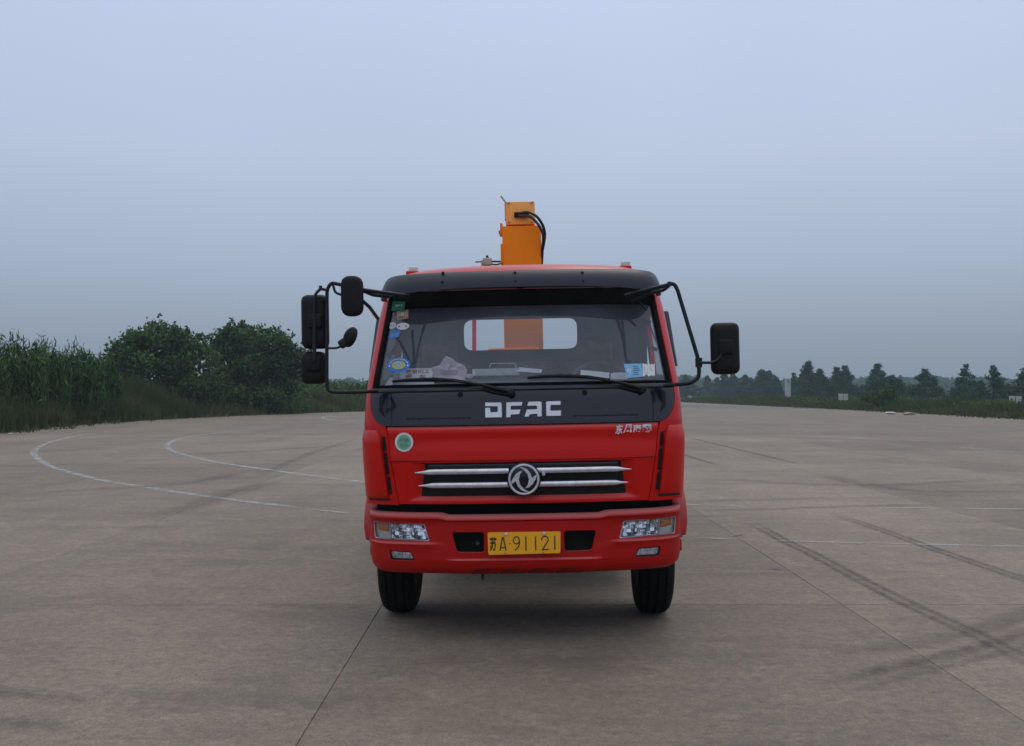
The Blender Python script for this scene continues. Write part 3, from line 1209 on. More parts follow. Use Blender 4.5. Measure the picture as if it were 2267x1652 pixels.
# tall grass and reeds in front of the left shrubs
left_edge = [(-24.5, 20), (-21.5, 32), (-18.9, 39), (-20.0, 46), (-20.3, 54), (-19.1, 66), (-16, 77.5), (-12.2, 86.5), (-5, 110), (5, 150)]
pts, q, s_ = along(left_edge[:6], 26000, 4.0)
ht = (.7 + 1.7 * q) * (.6 + .6 * soft_noise(s_)) * (.75 + .5 * rng.random(len(q)))
tag(blades('tall_grass', pts, ht, M['grass'], .028, .16, .15 + .5 * rng.random(len(q)) * soft_noise(s_, .5, 1.1)), 'tall dark grass along the left edge of the pavement', 'grass', kind='stuff')
pts, q, s_ = along(left_edge[5:], 22000, 5.0)
ht = (.5 + 1.3 * q) * (.6 + .6 * soft_noise(s_)) * (.75 + .5 * rng.random(len(q)))
tag(blades('rough_grass', pts, ht, M['grass'], .035, .2, .3 + .5 * rng.random(len(q)) * soft_noise(s_, .5, 1.1)), 'rough grass under the rounded trees and beyond them', 'grass', kind='stuff')
pts, q, s_ = along(left_edge[:6], 170, 2.6)
ht = 1.2 + 1.1 * rng.random(len(q))
tag(blades('reed_stalks', pts, ht, M['straw'], .018, .12, .25 * rng.random(len(q)), taper=.8), 'scattered straw coloured reed stalks among the tall grass on the left', 'reeds', kind='stuff')
# low bushy mass between the rounded trees and the truck
cl = []
random.seed(5)
for k in range(60):
    u, Y = random.uniform(655, 830), random.uniform(92, 120)
    x, y = at_px(u, Y)
    r_ = random.uniform(.8, 1.5)
    cl.append((x, y, random.uniform(.4, 1.9 - .002 * (u - 655)), r_ * 1.3, r_, r_ * .8))
P_, T_ = clump_points(cl, 240, .4)
tag(leaf_cloud('undergrowth', P_, .3 * (.6 + .8 * rng.random(len(P_))), M['leaf_bush'], None, T_), 'low green undergrowth between the rounded trees and the truck cab', 'undergrowth', kind='stuff')

# right verge: grass and low scrub beyond the straight pavement edge
right_edge = [(28.2, 180), (29.1, 130), (30.1, 93), (29.3, 60), (28, 40), (26.8, 30)]
pts, q, s_ = along(right_edge, 34000, 7.0)
ht = (.35 + .75 * q) * (.6 + .6 * soft_noise(s_, .35, .8)) * (.7 + .6 * rng.random(len(q)))
tag(blades('verge_grass', pts, ht, M['grass2'], .05, .25, .2 + .7 * rng.random(len(q)) * soft_noise(s_, .5, 1.3)), 'rough green and straw verge grass along the right edge of the pavement', 'grass', kind='stuff')
cl = []
for k in range(330):
    t = random.random()
    y = 66 + 150 * t
    x = 34.5 + random.uniform(0, 16) - 2 * (y > 110)
    r_ = random.uniform(.55, 1.5)
    r_ *= .6
    cl.append((x, y, random.uniform(.05, .5), r_ * 1.8, r_, r_ * .8))
P_, T_ = clump_points(cl, 190, .4)
tag(leaf_cloud('low_scrub', P_, .3 * (.6 + .8 * rng.random(len(P_))), M['leaf_bush'], None, T_), 'low green scrub under the pines on the right', 'scrub', kind='stuff')

# pines along the right
TG = 'young pines standing along the right side of the pavement'
XR = 58.
plist = [
    (1518, 831, 58, ((0, 1.),), 'hazy small pine next to the truck cab, behind the mirror bracket'),
    (1566, 831, 48, ((0, 1.),), 'slim hazy pine standing just below the right truck mirror'),
    (1610, 826, 66, ((-.9, 1.), (1.5, .97)), 'broad hazy pine with two low tops right of the truck mirror'),
    (1687, 818, 84, ((0, 1.), (1.6, .96)), 'wide rounded pine left of the white pillar'),
    (1757, 826, 48, ((0, 1.),), 'smaller pine just right of the white pillar'),
    (1795, 803, 84, ((-.4, 1.), (1.7, .80)), 'tall pine with a pointed top right of the white pillar'),
    (1862, 808, 86, ((-.8, .97), (.75, 1.)), 'forked pine with two equal tops above the small white board'),
    (1948, 809, 100, ((-.4, 1.), (1.9, .70)), 'pine with a thin leader behind the round green bush'),
    (2047, 820, 98, ((0, 1.),), 'low broad pine with a short spiky top, right of the round bush'),
    (2140, 804, 86, ((0, 1.),), 'pine with a tufted head and gaps in its crown'),
    (2199, 812, 84, ((0, 1.),), 'conical pine touching its left neighbour near the right edge'),
    (2266, 816, 90, ((0, 1.),), 'pine cut off by the right edge of the picture'),
    (2350, 812, 90, ((0, 1.),), 'pine just outside the right edge of the picture'),
    (1588, 837, 50, ((0, 1.),), 'low hazy pine filling the gap right of the slim pine below the mirror'),
    (1650, 829, 60, ((0, 1.),), 'hazy pine between the broad two-topped pine and the wide rounded pine'),
    (1716, 832, 56, ((0, 1.),), 'hazy pine left of the white pillar, overlapping the wide rounded pine'),
    (1774, 830, 54, ((0, 1.),), 'slim hazy pine touching the left flank of the tall pointed pine'),
    (1826, 834, 56, ((0, 1.),), 'low pine between the tall pointed pine and the forked pine'),
    (1992, 840, 62, ((0, 1.),), 'low rounded pine right of the one behind the round bush'),
    (2172, 842, 60, ((0, 1.),), 'low pine filling the gap between the tufted and the conical pine'),
    (2232, 850, 50, ((0, 1.),), 'low pine behind the white board near the right edge'),
]
for i, (u, vt, wpx, tops, lab) in enumerate(plist):
    Y = min(XR * F_PX / (u - CU), 300)
    h = hpx(vt, Y)
    w = wpx * 1.18 / F_PX * Y
    Y += 9 * math.sin(i * 2.3)
    pine(at_px(u, Y), h, w, 60 + i, lab, TG, leaf=.10 + Y * .0014, dens=300, tops=tops)
# round bush in front of the pines
Y = 90
broad_tree('round_bush', at_px(1952, Y), 90 / F_PX * Y, hpx(858, Y), 91, M['leaf_bush'], 'rounded bright green bush standing in front of the pines', 'bush', None, 22, .2, 420, low=-.05)

# distant wood all along the horizon
# weeds and dry litter creeping over the pavement edge
pts, q, s_ = along(left_edge[:8], 2600, 1.6)
pts = pts - np.array([-.9, 0]) * (1 - q)[:, None] * 1.2
tag(blades('edge_weeds', pts, (.08 + .35 * rng.random(len(q)) ** 2), M['grass2'], .03, .6, rng.random(len(q))), 'low ragged weeds creeping onto the left pavement edge', 'weeds', kind='stuff')
pts, q, s_ = along(right_edge, 3200, 1.8)
pts = pts - np.array([1.1, 0]) * (1 - q)[:, None] * 1.2
tag(blades('edge_weeds', pts, (.08 + .30 * rng.random(len(q)) ** 2), M['grass2'], .04, .6, rng.random(len(q))), 'low ragged weeds creeping onto the right pavement edge', 'weeds', kind='stuff')
cl = []
random.seed(3)
for k in range(520):
    x = random.uniform(-360, 360)
    y = random.uniform(560, 680) + 20 * math.sin(x * .02)
    hgt = 8.6 + 1.4 * math.sin(x * .03) + 1.2 * math.sin(x * .009 + 1) + random.uniform(-1.6, 1.8)
    r_ = random.uniform(4, 7)
    cl.append((x, y, hgt - r_ * .8, r_ * 1.3, r_, r_ * .8))
    cl.append((x, y, (hgt - r_) * .45, r_ * 1.4, r_, r_))
P_, T_ = clump_points(cl, 10, .5)
tag(leaf_cloud('distant_wood', P_, 1.9 * (.6 + .8 * rng.random(len(P_))), M['leaf_pine'], None, T_, aspect=.8), 'far hazy wood along the horizon', 'wood', kind='stuff')

# ------------------------------------------------------------------ small things at the far right
wm = mat('whitewash', (.55, .55, .53), .8, noise=.3, nscale=2)
gm_ = mat('grey_post', (.25, .25, .25), .7, noise=.3)
Y = 140
x0, y0 = at_px(1744, Y)
root = empty('white_pillar', (x0, y0, 0))
tag(root, 'pale square pillar rising from the scrub among the hazy pines', 'pillar')
m_ = MB().rbox((0, 0, hpx(841, Y) / 2), (.62, .62, hpx(841, Y)), .03, seg=1)
m_.build('shaft', wm, root)
m_ = MB().rbox((0, 0, hpx(839, Y)), (.74, .74, .14), .03, seg=1)
m_.build('pillar_cap', wm, root)
m_ = MB().box((0, -.325, 3.0), (.22, .03, .4))
m_.build('pillar_panel', gm_, root, smooth=0)
for (u0, u1, v0, v1, Y, lab) in ((1856, 1877.5, 872, 886, 106, 'small white two-panel board on posts below the forked pine'),
                                 (2234, 2262, 877, 893, 80, 'white two-panel board on posts near the right edge of the picture')):
    xa, _, za = AT(u0, v1, Y)
    xb_, _, zb = AT(u1, v0, Y)
    root = empty('notice_board', ((xa + xb_) / 2, Y, 0))
    tag(root, lab, 'sign', 'white boards on posts in the verge')
    w = xb_ - xa
    for sx in (-1, 1):
        MB().rbox((sx * w * .26, 0, (za + zb) / 2), (w * .46, .05, zb - za), .01, seg=1).build('board', wm, root)
        MB().box((sx * w * .26, .05, zb / 2 - .02), (.05, .05, zb), None).build('post', gm_, root, smooth=0)
for (u, v, wpx, hpx_, lab, mm_) in ((1972, 915.5, 24, 5, 'long white broken slab lying on the pavement edge at the right', wm), (2012, 917.5, 26, 5.5, 'short reddish white rubble lump right of the broken slab', None),
                                    (22, 961, 9, 4, 'small pale stone at the foot of the tall grass on the left', wm), (1602, 879, 14, 7, 'pale rock in the hazy scrub left of the pillar', wm)):
    x, y = G(u, v + 1.5) if u != 1602 else at_px(1602, 175)
    s__ = F_PX / y
    random.seed(int(u))
    bm = bmesh.new()
    bmesh.ops.create_icosphere(bm, subdivisions=2, radius=.5)
    for vtx in bm.verts:
        k = 1 + random.uniform(-.2, .2)
        vtx.co = Vector((vtx.co.x * wpx / s__ * k, vtx.co.y * wpx / s__ * .6 * k, vtx.co.z * hpx_ / s__ * 1.3 * k))
    me = bpy.data.meshes.new('broken_slab' if u in (1972, 2012) else 'stone')
    bm.to_mesh(me)
    bm.free()
    me.materials.append(mm_ or mat('pinkish_rubble', (.42, .30, .28), .8, noise=.5, nscale=3))
    o = bpy.data.objects.new(me.name, me)
    o.location = (x, y, hpx_ / s__ * .45)
    C.objects.link(o)
    tag(o, lab, 'rubble' if u in (1972, 2012) else 'stone')
# small birds' speck is left out; air of the hazy day
hz = MB().box((0, 350, 8.4), (920, 800, 19.2)).build('haze', None, smooth=0)
hm = bpy.data.materials.new('haze_air')
hm.use_nodes = True
t = hm.node_tree
for n in list(t.nodes):
    t.nodes.remove(n)
o_ = t.nodes.new('ShaderNodeOutputMaterial')
pv = t.nodes.new('ShaderNodeVolumePrincipled')
pv.inputs['Color'].default_value = (.62, .74, .82, 1)
pv.inputs['Density'].default_value = .0006
pv.inputs['Anisotropy'].default_value = .0
t.links.new(pv.outputs[0], o_.inputs['Volume'])
hz.data.materials.clear()
hz.data.materials.append(hm)
tag(hz, 'pale blue haze in the air over the whole place', kind='stuff')

# ================================================================== TRUCK
def loop_pt(th, z, yb=1.75, W=None, y0=None):
    """front superellipse point for angle th in [-90,90] degrees"""
    W = W or Wz(z)
    y0 = interp(z, YT) if y0 is None else y0
    a = R(th)
    s_, c_ = math.sin(a), math.cos(a)
    x = W * math.copysign(abs(s_) ** (2 / NS), s_)
    y = y0 + DEP * (1 - max(c_, 0) ** (2 / NS))
    return (x, y, z)


def theta_of(x, z):
    a = min(abs(x) / Wz(z), 1)
    return math.degrees(math.asin(a ** (NS / 2)))


def frange(a, b, n):
    return [a + (b - a) * i / (n - 1) for i in range(n)]


def patch(zs, hw, cols=25, off=0., th=.02, xin=None):
    """surface patch symmetrical in x: hw(z) half width"""
    rows = []
    for z in zs:
        h = hw(z)
        rows.append([(x, F(x, z) - off, z) for x in [h * math.sin(t * math.pi / 2) / 1 for t in frange(-1, 1, cols)]])
    mb = MB()
    mb.grid(rows, lambda p, i, j: (p.x * .99, p.y + th, p.z))
    return mb


# half widths of the front openings and panels
def hw_black(z):
    b0, b1 = .838, .945
    if z < 1.47:
        t = max(0, min(1, (1.47 - z) / (1.47 - 1.312)))
        return b0 + (b1 - b0) * math.sqrt(max(0, 1 - t * t))
    return interp(z, [(1.47, b1), (1.54, .938), (2.15, .864)])


def hw_hood(z):
    return interp(z, [(.83, .757), (1.096, .803), (1.312, .830)])


def hw_red(z):                      # inner edge of the red corner pillars
    return (hw_hood(z) if z < 1.309 else hw_black(z)) + .006


# corner pillar + side wall + door, one solid per side
ZS = frange(.83, 1.309, 9) + [1.3121, 1.316, 1.325, 1.34, 1.36, 1.385, 1.41, 1.44, 1.47] + frange(1.52, 2.195, 11)
for sgn in (-1, 1):
    rows = []
    for z in ZS:
        t0 = theta_of(hw_red(z), z)
        r = [loop_pt(sgn * t, z) for t in frange(t0, 90, 10)]
        w, y0 = Wz(z), interp(z, YT)
        r += [(sgn * w, y, z) for y in frange(y0 + DEP + .05, 1.70, 8)]
        if sgn > 0:
            r = r
        else:
            r = r[::-1]
        rows.append(r)
    mb = MB()
    mb.grid(rows, lambda p, i, j: (p.x * .965, p.y + (.03 if p.y < .75 else 0.), p.z))
    side = part(mb, 'side_panel', [M['red'], M['interior']])
    fixn(side)
    # door window opening
    win = rp([(.80, 1.50), (.95, 2.04), (1.55, 2.04), (1.60, 1.50)], .06)
    P = MB()
    n = len(win)
    P.add([(sgn * .7, y, z) for y, z in win] + [(sgn * 1.3, y, z) for y, z in win],
          [tuple(range(n)), tuple(range(2 * n - 1, n - 1, -1))] + [(i, (i + 1) % n, (i + 1) % n + n, i + n) for i in range(n)])
    boolean(side, [P])
    g = MB()
    g.add([(sgn * (Wz(z) - .015), y, z) for y, z in [(.78, 1.47), (.93, 2.07), (1.58, 2.07), (1.63, 1.47)]], [(0, 1, 2, 3)])
    part(g, 'door_window', M['side_glass'], side)
    # dark trim round the window, rain deflector, handle, door gap
    d = MB()
    zz = frange(1.66, 2.04, 9)
    rr_ = [[(sgn * (Wz(z) - .002 + k), .74 + (z - 1.5) * .27 + j, z) for k, j in ((-.01, 0), (.056 - .02 * max(0, z - 1.8) / .2, .03), (.066, .06), (.03, .16))] for z in zz]
    d.grid(rr_ if sgn > 0 else [r_[::-1] for r_ in rr_], lambda p, i, j: (p.x - sgn * .004, p.y + .01, p.z))
    fixn(part(d, 'rain_deflector', [M['visor'], M['visor']], side))
    d = MB()
    d.tube([(sgn * (Wz(1.30) + .005), 1.40, 1.30), (sgn * (Wz(1.3) + .035), 1.42, 1.30), (sgn * (Wz(1.3) + .035), 1.54, 1.30), (sgn * (Wz(1.3) + .005), 1.56, 1.30)], .012, 8, .02)
    part(d, 'door_handle', M['black'], side)
    for y in (.56, 1.66):
        d = MB()
        d.grid([[(sgn * (Wz(z) + .0015), max(y, interp(z, YT) + DEP + .03) + a, z) for a in (-.004, .004)] for z in frange(.86, 2.1, 12)])
        part(d, 'door_gap', M['void'], side)

    # bulged air deflector with three slots on the corner
    bl = MB()
    rws = []
    for i in range(13):
        t = i / 12
        z = 1.268 - t * .40 if i else 1.286
        xin = .868 - .046 * t + (.03 if i == 0 else 0)
        t0 = theta_of(xin, z)
        bulge = (.048 * (1 - .30 * t) if i else .003) if i < 12 else .004
        rr = []
        for k in range(12):
            th = t0 + (90 - t0) * (0 if k == 0 else (.02 if k == 1 else k / 11))
            x, y, _ = loop_pt(sgn * th, z)
            bb = bulge if k else -.004
            rr.append((x + sgn * bb * .22 * math.sin(R(th)) * (1 - t), y - bb * math.cos(R(th)) * .9 - bb * .25, z))
        y_end = rr[-1][1]
        for yy in (.12, .24):
            rr.append((rr[-1][0] - sgn * (.4 if yy > .2 else 0) * bulge, y_end + yy, z))
        rws.append(rr if sgn > 0 else rr[::-1])
    bl.grid(rws, lambda p, i, j: (p.x * .985 if p.y > .2 else p.x, p.y + .02, p.z))
    defl = part(bl, 'corner_deflector', M['red'])
    fixn(defl)
    lw = MB()
    ribbon(lw, [(sgn * x_, .862 - .004 * (x_ - .82) / .15) for x_ in frange(.815, .965, 8)], .012, .006)
    part(lw, 'deflector_gap', M['void'], defl)
    for (za, zb) in ((1.245, 1.165), (1.145, 1.02), (1.0, .90)):
        s_ = MB()
        pts = []
        for z in (za, zb):
            xi = .868 - .046 * (1.262 - z) / .40
            pts.append((xi, z))
        q = [(pts[0][0] - .022, za), (pts[0][0] - .001, za + .008), (pts[1][0] - .001, zb - .008), (pts[1][0] - .022, zb)]
        q = [(sgn * a, b) for a, b in q]
        s_.prism(dense(q, .02), -.003, .004, fn=F)
        part(s_, 'air_slot', M['void'], defl)

    # wheel arch
    a_ = MB()
    rws = []
    for k in range(21):
        a = R(16 + 180 * k / 20)
        xo_ = .985 + .060 * max(0, min(1, (math.sin(a) + .15) / .6))
        rws.append([(sgn * x, .97 - r_ * math.cos(a), .44 + r_ * math.sin(a)) for x, r_ in ((.72, .50), (xo_ - .03, .520), (xo_, .510), (xo_, .47), (xo_ - .02, .46))])
    a_.grid(rws, lambda p, i, j: (p.x, .97 + (p.y - .97) * .97, .44 + (p.z - .44) * .97))
    arch = part(a_, 'wheel_arch', M['red_bumper'])
    m_ = MB().rbox((sgn * .975, .50, .515), (.04, .12, .075), .008)
    part(m_, 'arch_flap', M['red_bumper'], arch)
    b_ = MB().box((sgn * .985, .50, .575), (.03, .10, .03))
    part(b_, 'side_reflector', M['steel'], arch)

# roof
mb = MB()
RS = [(2.188, .908, .455), (2.21, .902, .465), (2.26, .882, .50), (2.30, .845, .56), (2.325, .78, .63), (2.338, .66, .72), (2.345, .45, .85)]
rows = []
for z, W_, y0 in RS:
    k = (.93 - W_) * .6
    r = [loop_pt(t, z, W=W_, y0=y0) for t in frange(-90, 90, 33)]
    yb = 1.74 - k
    r += [(W_, yb - .06, z), (W_ - .02, yb - .01, z), (W_ - .08, yb, z), (0, yb, z), (-(W_ - .08), yb, z), (-(W_ - .02), yb - .01, z), (-W_, yb - .06, z)]
    rows.append([(x, y, z + (.018 * (1 - (x / .9) ** 2) if z > 2.29 else 0)) for x, y, z in r])
nc = len(rows[0])
P = [p for r in rows for p in r]
Fc = [(i * nc + j, i * nc + (j + 1) % nc, (i + 1) * nc + (j + 1) % nc, (i + 1) * nc + j) for i in range(len(rows) - 1) for j in range(nc)]
Fc.append(tuple((len(rows) - 1) * nc + j for j in range(nc)))
mb.add(P, Fc)
mb2 = MB()
mb.add([(-.85, .62, 2.13), (.85, .62, 2.13), (.85, 1.7, 2.13), (-.85, 1.7, 2.13)], [(0, 3, 2, 1)], 1)
roof = part(mb, 'roof', [M['red'], M['interior']], smooth=50)
for (u, v) in ((914, 597), (1383, 585)):
    x, z = PL(u, v, .80)
    m_ = MB().rbox((x, .80, z - .028), (.085, .10, .03), .01)
    b = part(m_, 'marker_lamp_base', M['red'], roof)
    m_ = MB().rbox((x + .005, .80, z), (.06, .06, .034), .008)
    part(m_, 'marker_lamp', M['marker'], roof)

# rear wall with window opening
wx0, wz0 = PL(1028, 777, 1.74)
wx1, wz1 = PL(1277, 704, 1.74)
bm_ = MB().box((0, 1.725, 1.50), (1.86, .03, 1.32))
rear = part(bm_, 'rear_wall', [M['interior']], smooth=0)
c_ = MB().prism(rp([(wx0, wz0), (wx1, wz0), (wx1, wz1), (wx0, wz1)], .07), 1.6, 1.85)
boolean(rear, [c_])
g = MB().add([(wx0 - .02, 1.735, wz0 - .02), (wx1 + .02, 1.735, wz0 - .02), (wx1 + .02, 1.735, wz1 + .02), (wx0 - .02, 1.735, wz1 + .02)], [(0, 1, 2, 3)])
part(g, 'rear_window', M['side_glass'], rear)
fl = MB().box((0, 1.0, .90), (1.86, 1.42, .03))
part(fl, 'cab_floor', M['interior'], smooth=0)

# dark sheet behind the gaps of the front panels
mb = patch(frange(.845, 1.53, 12), lambda z: interp(z, [(.83, .76), (1.3, .83), (1.53, .93)]), off=-.022, th=.012)
part(mb, 'firewall', M['void'])

rb = MB().box((0, .36, .78), (1.86, .02, .20)).box((0, .30, .875), (1.5, .14, .02))  # dark panel added to black out the gap above the bumper
part(rb, 'gap_blackout_panel', M['void'], smooth=0)
# black panel under the windscreen
mb = patch([1.312, 1.3125, 1.314, 1.318, 1.325, 1.335, 1.35, 1.37, 1.395, 1.42, 1.45, 1.48, 1.505, 1.515], lambda z: hw_black(z) if z > 1.3121 else .80, off=.002)
cowl = part(mb, 'cowl_panel', [M['black_gloss'], M['void']])
for side_ in (-1, 1):
    s_ = MB()
    for k in range(12):
        x = side_ * (.32 + k * .034)
        s_.prism([(x - .013, 1.351), (x + .013, 1.351), (x + .013, 1.357), (x - .013, 1.357)], -.0035, .002, fn=F)
    s2 = MB()
    xs = frange(.31, .71, 9)
    ribbon(s2, [(side_ * x, 1.362) for x in xs], .006, .0035)
    part(s_, 'vent_slot', M['void'], cowl)
    part(s2, 'vent_ridge', M['visor'], cowl)
    gp = MB()
    ribbon(gp, [(side_ * (.80 + .03 * (z - 1.33)), z) for z in frange(1.325, 1.51, 8)], .004, .0032)
    part(gp, 'panel_gap', M['void'], cowl)
    # dark grab recess near each corner
    q = [(side_ * a, b) for a, b in rp([(.845, 1.365), (.885, 1.40), (.885, 1.49), (.86, 1.50), (.865, 1.42)], .008)]
    gr = MB().plate(q, .004, .004)
    part(gr, 'grab_recess', M['void'], cowl)
strip = MB()
rws = []
for z, o_ in ((1.517, .006), (1.524, .014), (1.538, .014), (1.548, .004)):
    h = hw_black(z) - .004
    rws.append([(x, F(x, z) - o_, z) for x in [h * math.sin(t * math.pi / 2) for t in frange(-1, 1, 25)]])
strip.grid(rws, lambda p, i, j: (p.x, p.y + .03, p.z))
part(strip, 'cowl_strip', M['visor'])

# windscreen: black frame, glass
fr = MB()
zs = frange(1.548, 2.192, 17)
for sgn in (-1, 1):
    rws = []
    for z in zs:
        h = hw_black(z)
        xs = [h - .038, h - .03, h - .004, h]
        os_ = [.0, .010, .010, .0]
        rr = [(sgn * x, F(x, z) - o_, z) for x, o_ in zip(xs, os_)]
        rws.append(rr if sgn > 0 else rr[::-1])
    fr.grid(rws, lambda p, i, j: (p.x * .99, p.y + .025, p.z))
for (za, zb) in ((1.548, 1.564), (2.056, 2.192)):  # the deep top strip also paints the visor's shade over the glass
    rws = []
    for z, o_ in ((za, .0), (za + .004, .010), (zb - .004, .010), (zb, 0)):
        h = hw_black(z) - .034
        rws.append([(x, F(x, z) - o_, z) for x in [h * math.sin(t * math.pi / 2) for t in frange(-1, 1, 25)]])
    fr.grid(rws, lambda p, i, j: (p.x, p.y + .025, p.z))
frame = part(fr, 'windscreen_frame', [M['frit_shade'], M['frit_shade']])
fixn(frame)
gl = MB()
rws = []
for z in frange(1.556, 2.066, 14):
    h = hw_black(z) - .02
    rws.append([(x, F(x, z) + .006, z) for x in [h * math.sin(t * math.pi / 2) for t in frange(-1, 1, 29)]])
gl.grid(rws)
screen = part(gl, 'windscreen', M['glass'])

# header strip above the glass, red darkened to paint the visor's shade
hd = MB()
rws = []
for z, o_ in ((2.164, .004), (2.166, .014), (2.171, .014), (2.174, .0)):
    rws.append([(x, F(x, z) - o_, z) for x in [.86 * math.sin(t * math.pi / 2) for t in frange(-1, 1, 25)]])
hd.grid(rws, lambda p, i, j: (p.x, p.y + .03, p.z))
part(hd, 'header_strip', M['dark_red'])

# sun visor
VN = 3.8
vz = MB()
rws = []
NC = 41
for i in range(9):
    t = i / 8
    rr = []
    for k in range(NC):
        th = -90 + 180 * k / (NC - 1)
        s_ = math.sin(R(th))
        xx = .908 * math.copysign(abs(s_) ** (2 / VN), s_)
        a = abs(xx) / .908
        zb = 2.163 - .047 * a ** 3
        zt = 2.275 - .010 * a ** 2 - .035 * a ** 24
        z = zb + (zt - zb) * t
        x = xx * (1 - .022 * t ** 2)
        y = .255 + .06 * t + .02 * (t ** 4) + .34 * (1 - max(0, math.cos(R(th))) ** (2 / VN))
        rr.append((x, y - .012 * math.sin(math.pi * t), z))
    rws.append(rr)
vz.grid(rws, lambda p, i, j: (p.x * .975, p.y + .022, p.z))
visor = part(vz, 'sun_visor', [M['visor'], M['frit_shade']])
fixn(visor)


def visor_y(x, z):
    a = min(abs(x) / .908, .999)
    t = max(0, min(1, (z - 2.15) / .12))
    return .255 + .06 * t - .012 * math.sin(math.pi * t) + .34 * (1 - (1 - a ** VN) ** (1 / VN))


for (u, v) in ((980.5, 604.5), (979, 625.5), (1140, 604), (1141, 624), (1289, 604), (1291, 623)):
    x, z = S(u, v, visor_y)
    y = visor_y(x, z)
    b = MB().lathe((x, y - .004, z), [(0, .0), (0, .008), (.006, .010), (.012, .010)], 12, 'y')
    part(b, 'visor_screw', M['void'], visor)
for x in (-.5, 0, .5):
    b = MB().box((x, .40, 2.20), (.03, .16, .04))
    part(b, 'visor_bracket', M['black'], visor)

# hood panel
mb = patch([1.100, 1.103, 1.12, 1.15, 1.18, 1.21, 1.24, 1.265, 1.285, 1.297, 1.304, 1.3075], lambda z: hw_hood(z), off=.004)
for i in range(len(mb.v)):      # soft shoulder at the top edge, faint crease across the middle
    x, y, z = mb.v[i]
    k = max(0, (z - 1.278) / .030)
    d_ = .012 * math.exp(-((z - 1.225 + .02 * (x / .8) ** 2) / .035) ** 2)
    mb.v[i] = (x, y + .024 * k ** 2 - .006 + d_ * .8, z)
hood = part(mb, 'bonnet_panel', [M['red'], M['void']])


# lower panel with the grille opening
def lower_off(x, z):
    h = hw_hood(z)
    a = abs(x) / h
    o_ = .003
    # ridge round the grille: sunken field that opens towards the grille
    fx = max(0, min(1, (.70 - abs(x) - .15 * (z - .85)) / .12))
    fz = max(0, min(1, (z - .858) / .040)) * max(0, min(1, (1.088 - z) / .012))
    return o_ - .042 * min(fx, fz)


rows = []
zl = [.835, .838, .845, .855, .862, .868, .876, .885, .895, .905, .917, .93, .95, .97, .99, 1.01, 1.03, 1.05, 1.065, 1.076, 1.08, 1.084, 1.088, 1.0935, 1.0965]
for z in zl:
    h = hw_hood(z)
    rows.append([(x, F(x, z) - lower_off(x, z) + (.012 if z < .837 else 0), z) for x in [h * math.sin(t * math.pi / 2) for t in frange(-1, 1, 61)]])
mb = MB()
mb.grid(rows, lambda p, i, j: (p.x * .99, p.y + .02, p.z))
low = part(mb, 'grille_panel', [M['red'], M['void']])
fixn(low)
gpoly_l = [S(954.6, 1025), S(960, 1045), S(966, 1072), S(973, 1093)]
half = [(-abs(x), z) for x, z in gpoly_l]
ztop, zbot = 1.076, .897
xt, xb = -.562, -.505
gout = rp([(xt, ztop), (-xt, ztop), (-xb, zbot), (xb, zbot)], [.006, .006, .05, .05], 6)
cut = MB().prism(gout, -.3, .4)
boolean(low, [cut])
# mesh behind the opening
gm = MB()
back_y = lambda x, z: F(x, z) + .058
gm2 = MB().plate(dense(rp([(xt - .02, ztop + .015), (-xt + .02, ztop + .015), (-xb + .03, zbot - .015), (xb - .03, zbot - .015)], .02), .05), 0, .01, fn=lambda x, z: F(x, z) + .075)
part(gm2, 'grille_back', M['void'], low)
hexr = .0125
row = 0
z = zbot - .004
while z < 1.045:
    x = -.56 + (row % 2) * hexr * .87
    while x < .56:
        if abs(x) < abs(xb) + (z - zbot) * .32 + .01:
            pts = [(x + hexr * .82 * math.sin(R(60 * k)), z + hexr * .82 * math.cos(R(60 * k))) for k in range(6)]
            pin = [(x + hexr * .62 * math.sin(R(60 * k)), z + hexr * .62 * math.cos(R(60 * k))) for k in range(6)]
            Pp = [(a, back_y(a, b) - .01, b) for a, b in pts] + [(a, back_y(a, b) - .004, b) for a, b in pin]
            gm.add(Pp, [(k, (k + 1) % 6, (k + 1) % 6 + 6, k + 6) for k in range(6)])
        x += hexr * 1.74
    z += hexr * 1.5
    row += 1
gmo = part(gm, 'grille_mesh', M['grille'], low, smooth=0)
gmo['kind'] = 'stuff'
# smooth black bar along the top of the opening
tb = MB()
rws = []
for z, o_ in ((1.040, -.04), (1.044, -.018), (1.068, -.014), (1.079, -.02)):
    rws.append([(x, F(x, z) - o_, z) for x in frange(-.575, .575, 25)])
tb.grid(rws, lambda p, i, j: (p.x, p.y + .02, p.z))
part(tb, 'grille_top_bar', M['black_gloss'], low)

# chrome bars
EMB = S(1160, 1060.5)


def bar_pts(z_in, z_tip, xtip, sg):
    q = []
    for t in frange(0, 1, 14):
        x = sg * (.085 + (xtip - .085) * t)
        z = z_in + (z_tip - z_in) * (max(0, (t - .75) / .25) ** 1.5)
        q.append((x, F(x, z) - .012 - .006 * math.sin(math.pi * t), z))
    return q


for sg in (-1, 1):
    for z_in, z_tip, xt_ in ((1.034, 1.0275, .655), (.952, .949, .633)):
        c = MB().tube(bar_pts(z_in, z_tip, xt_, sg), lambda t: .0165 * min(1, max(.16, (1 - t) / .16)) if t > .84 else .0165, 12, rz=.7)
        # flatten front/back
        part(c, 'chrome_bar', M['chrome'], low)
# chipped end of the bar beside the badge
c = MB().rbox((EMB[0] + .118, F(.12, 1.034) - .014, 1.018), (.02, .02, .034), .008)
part(c, 'broken_bar_clip', M['silver'], low)

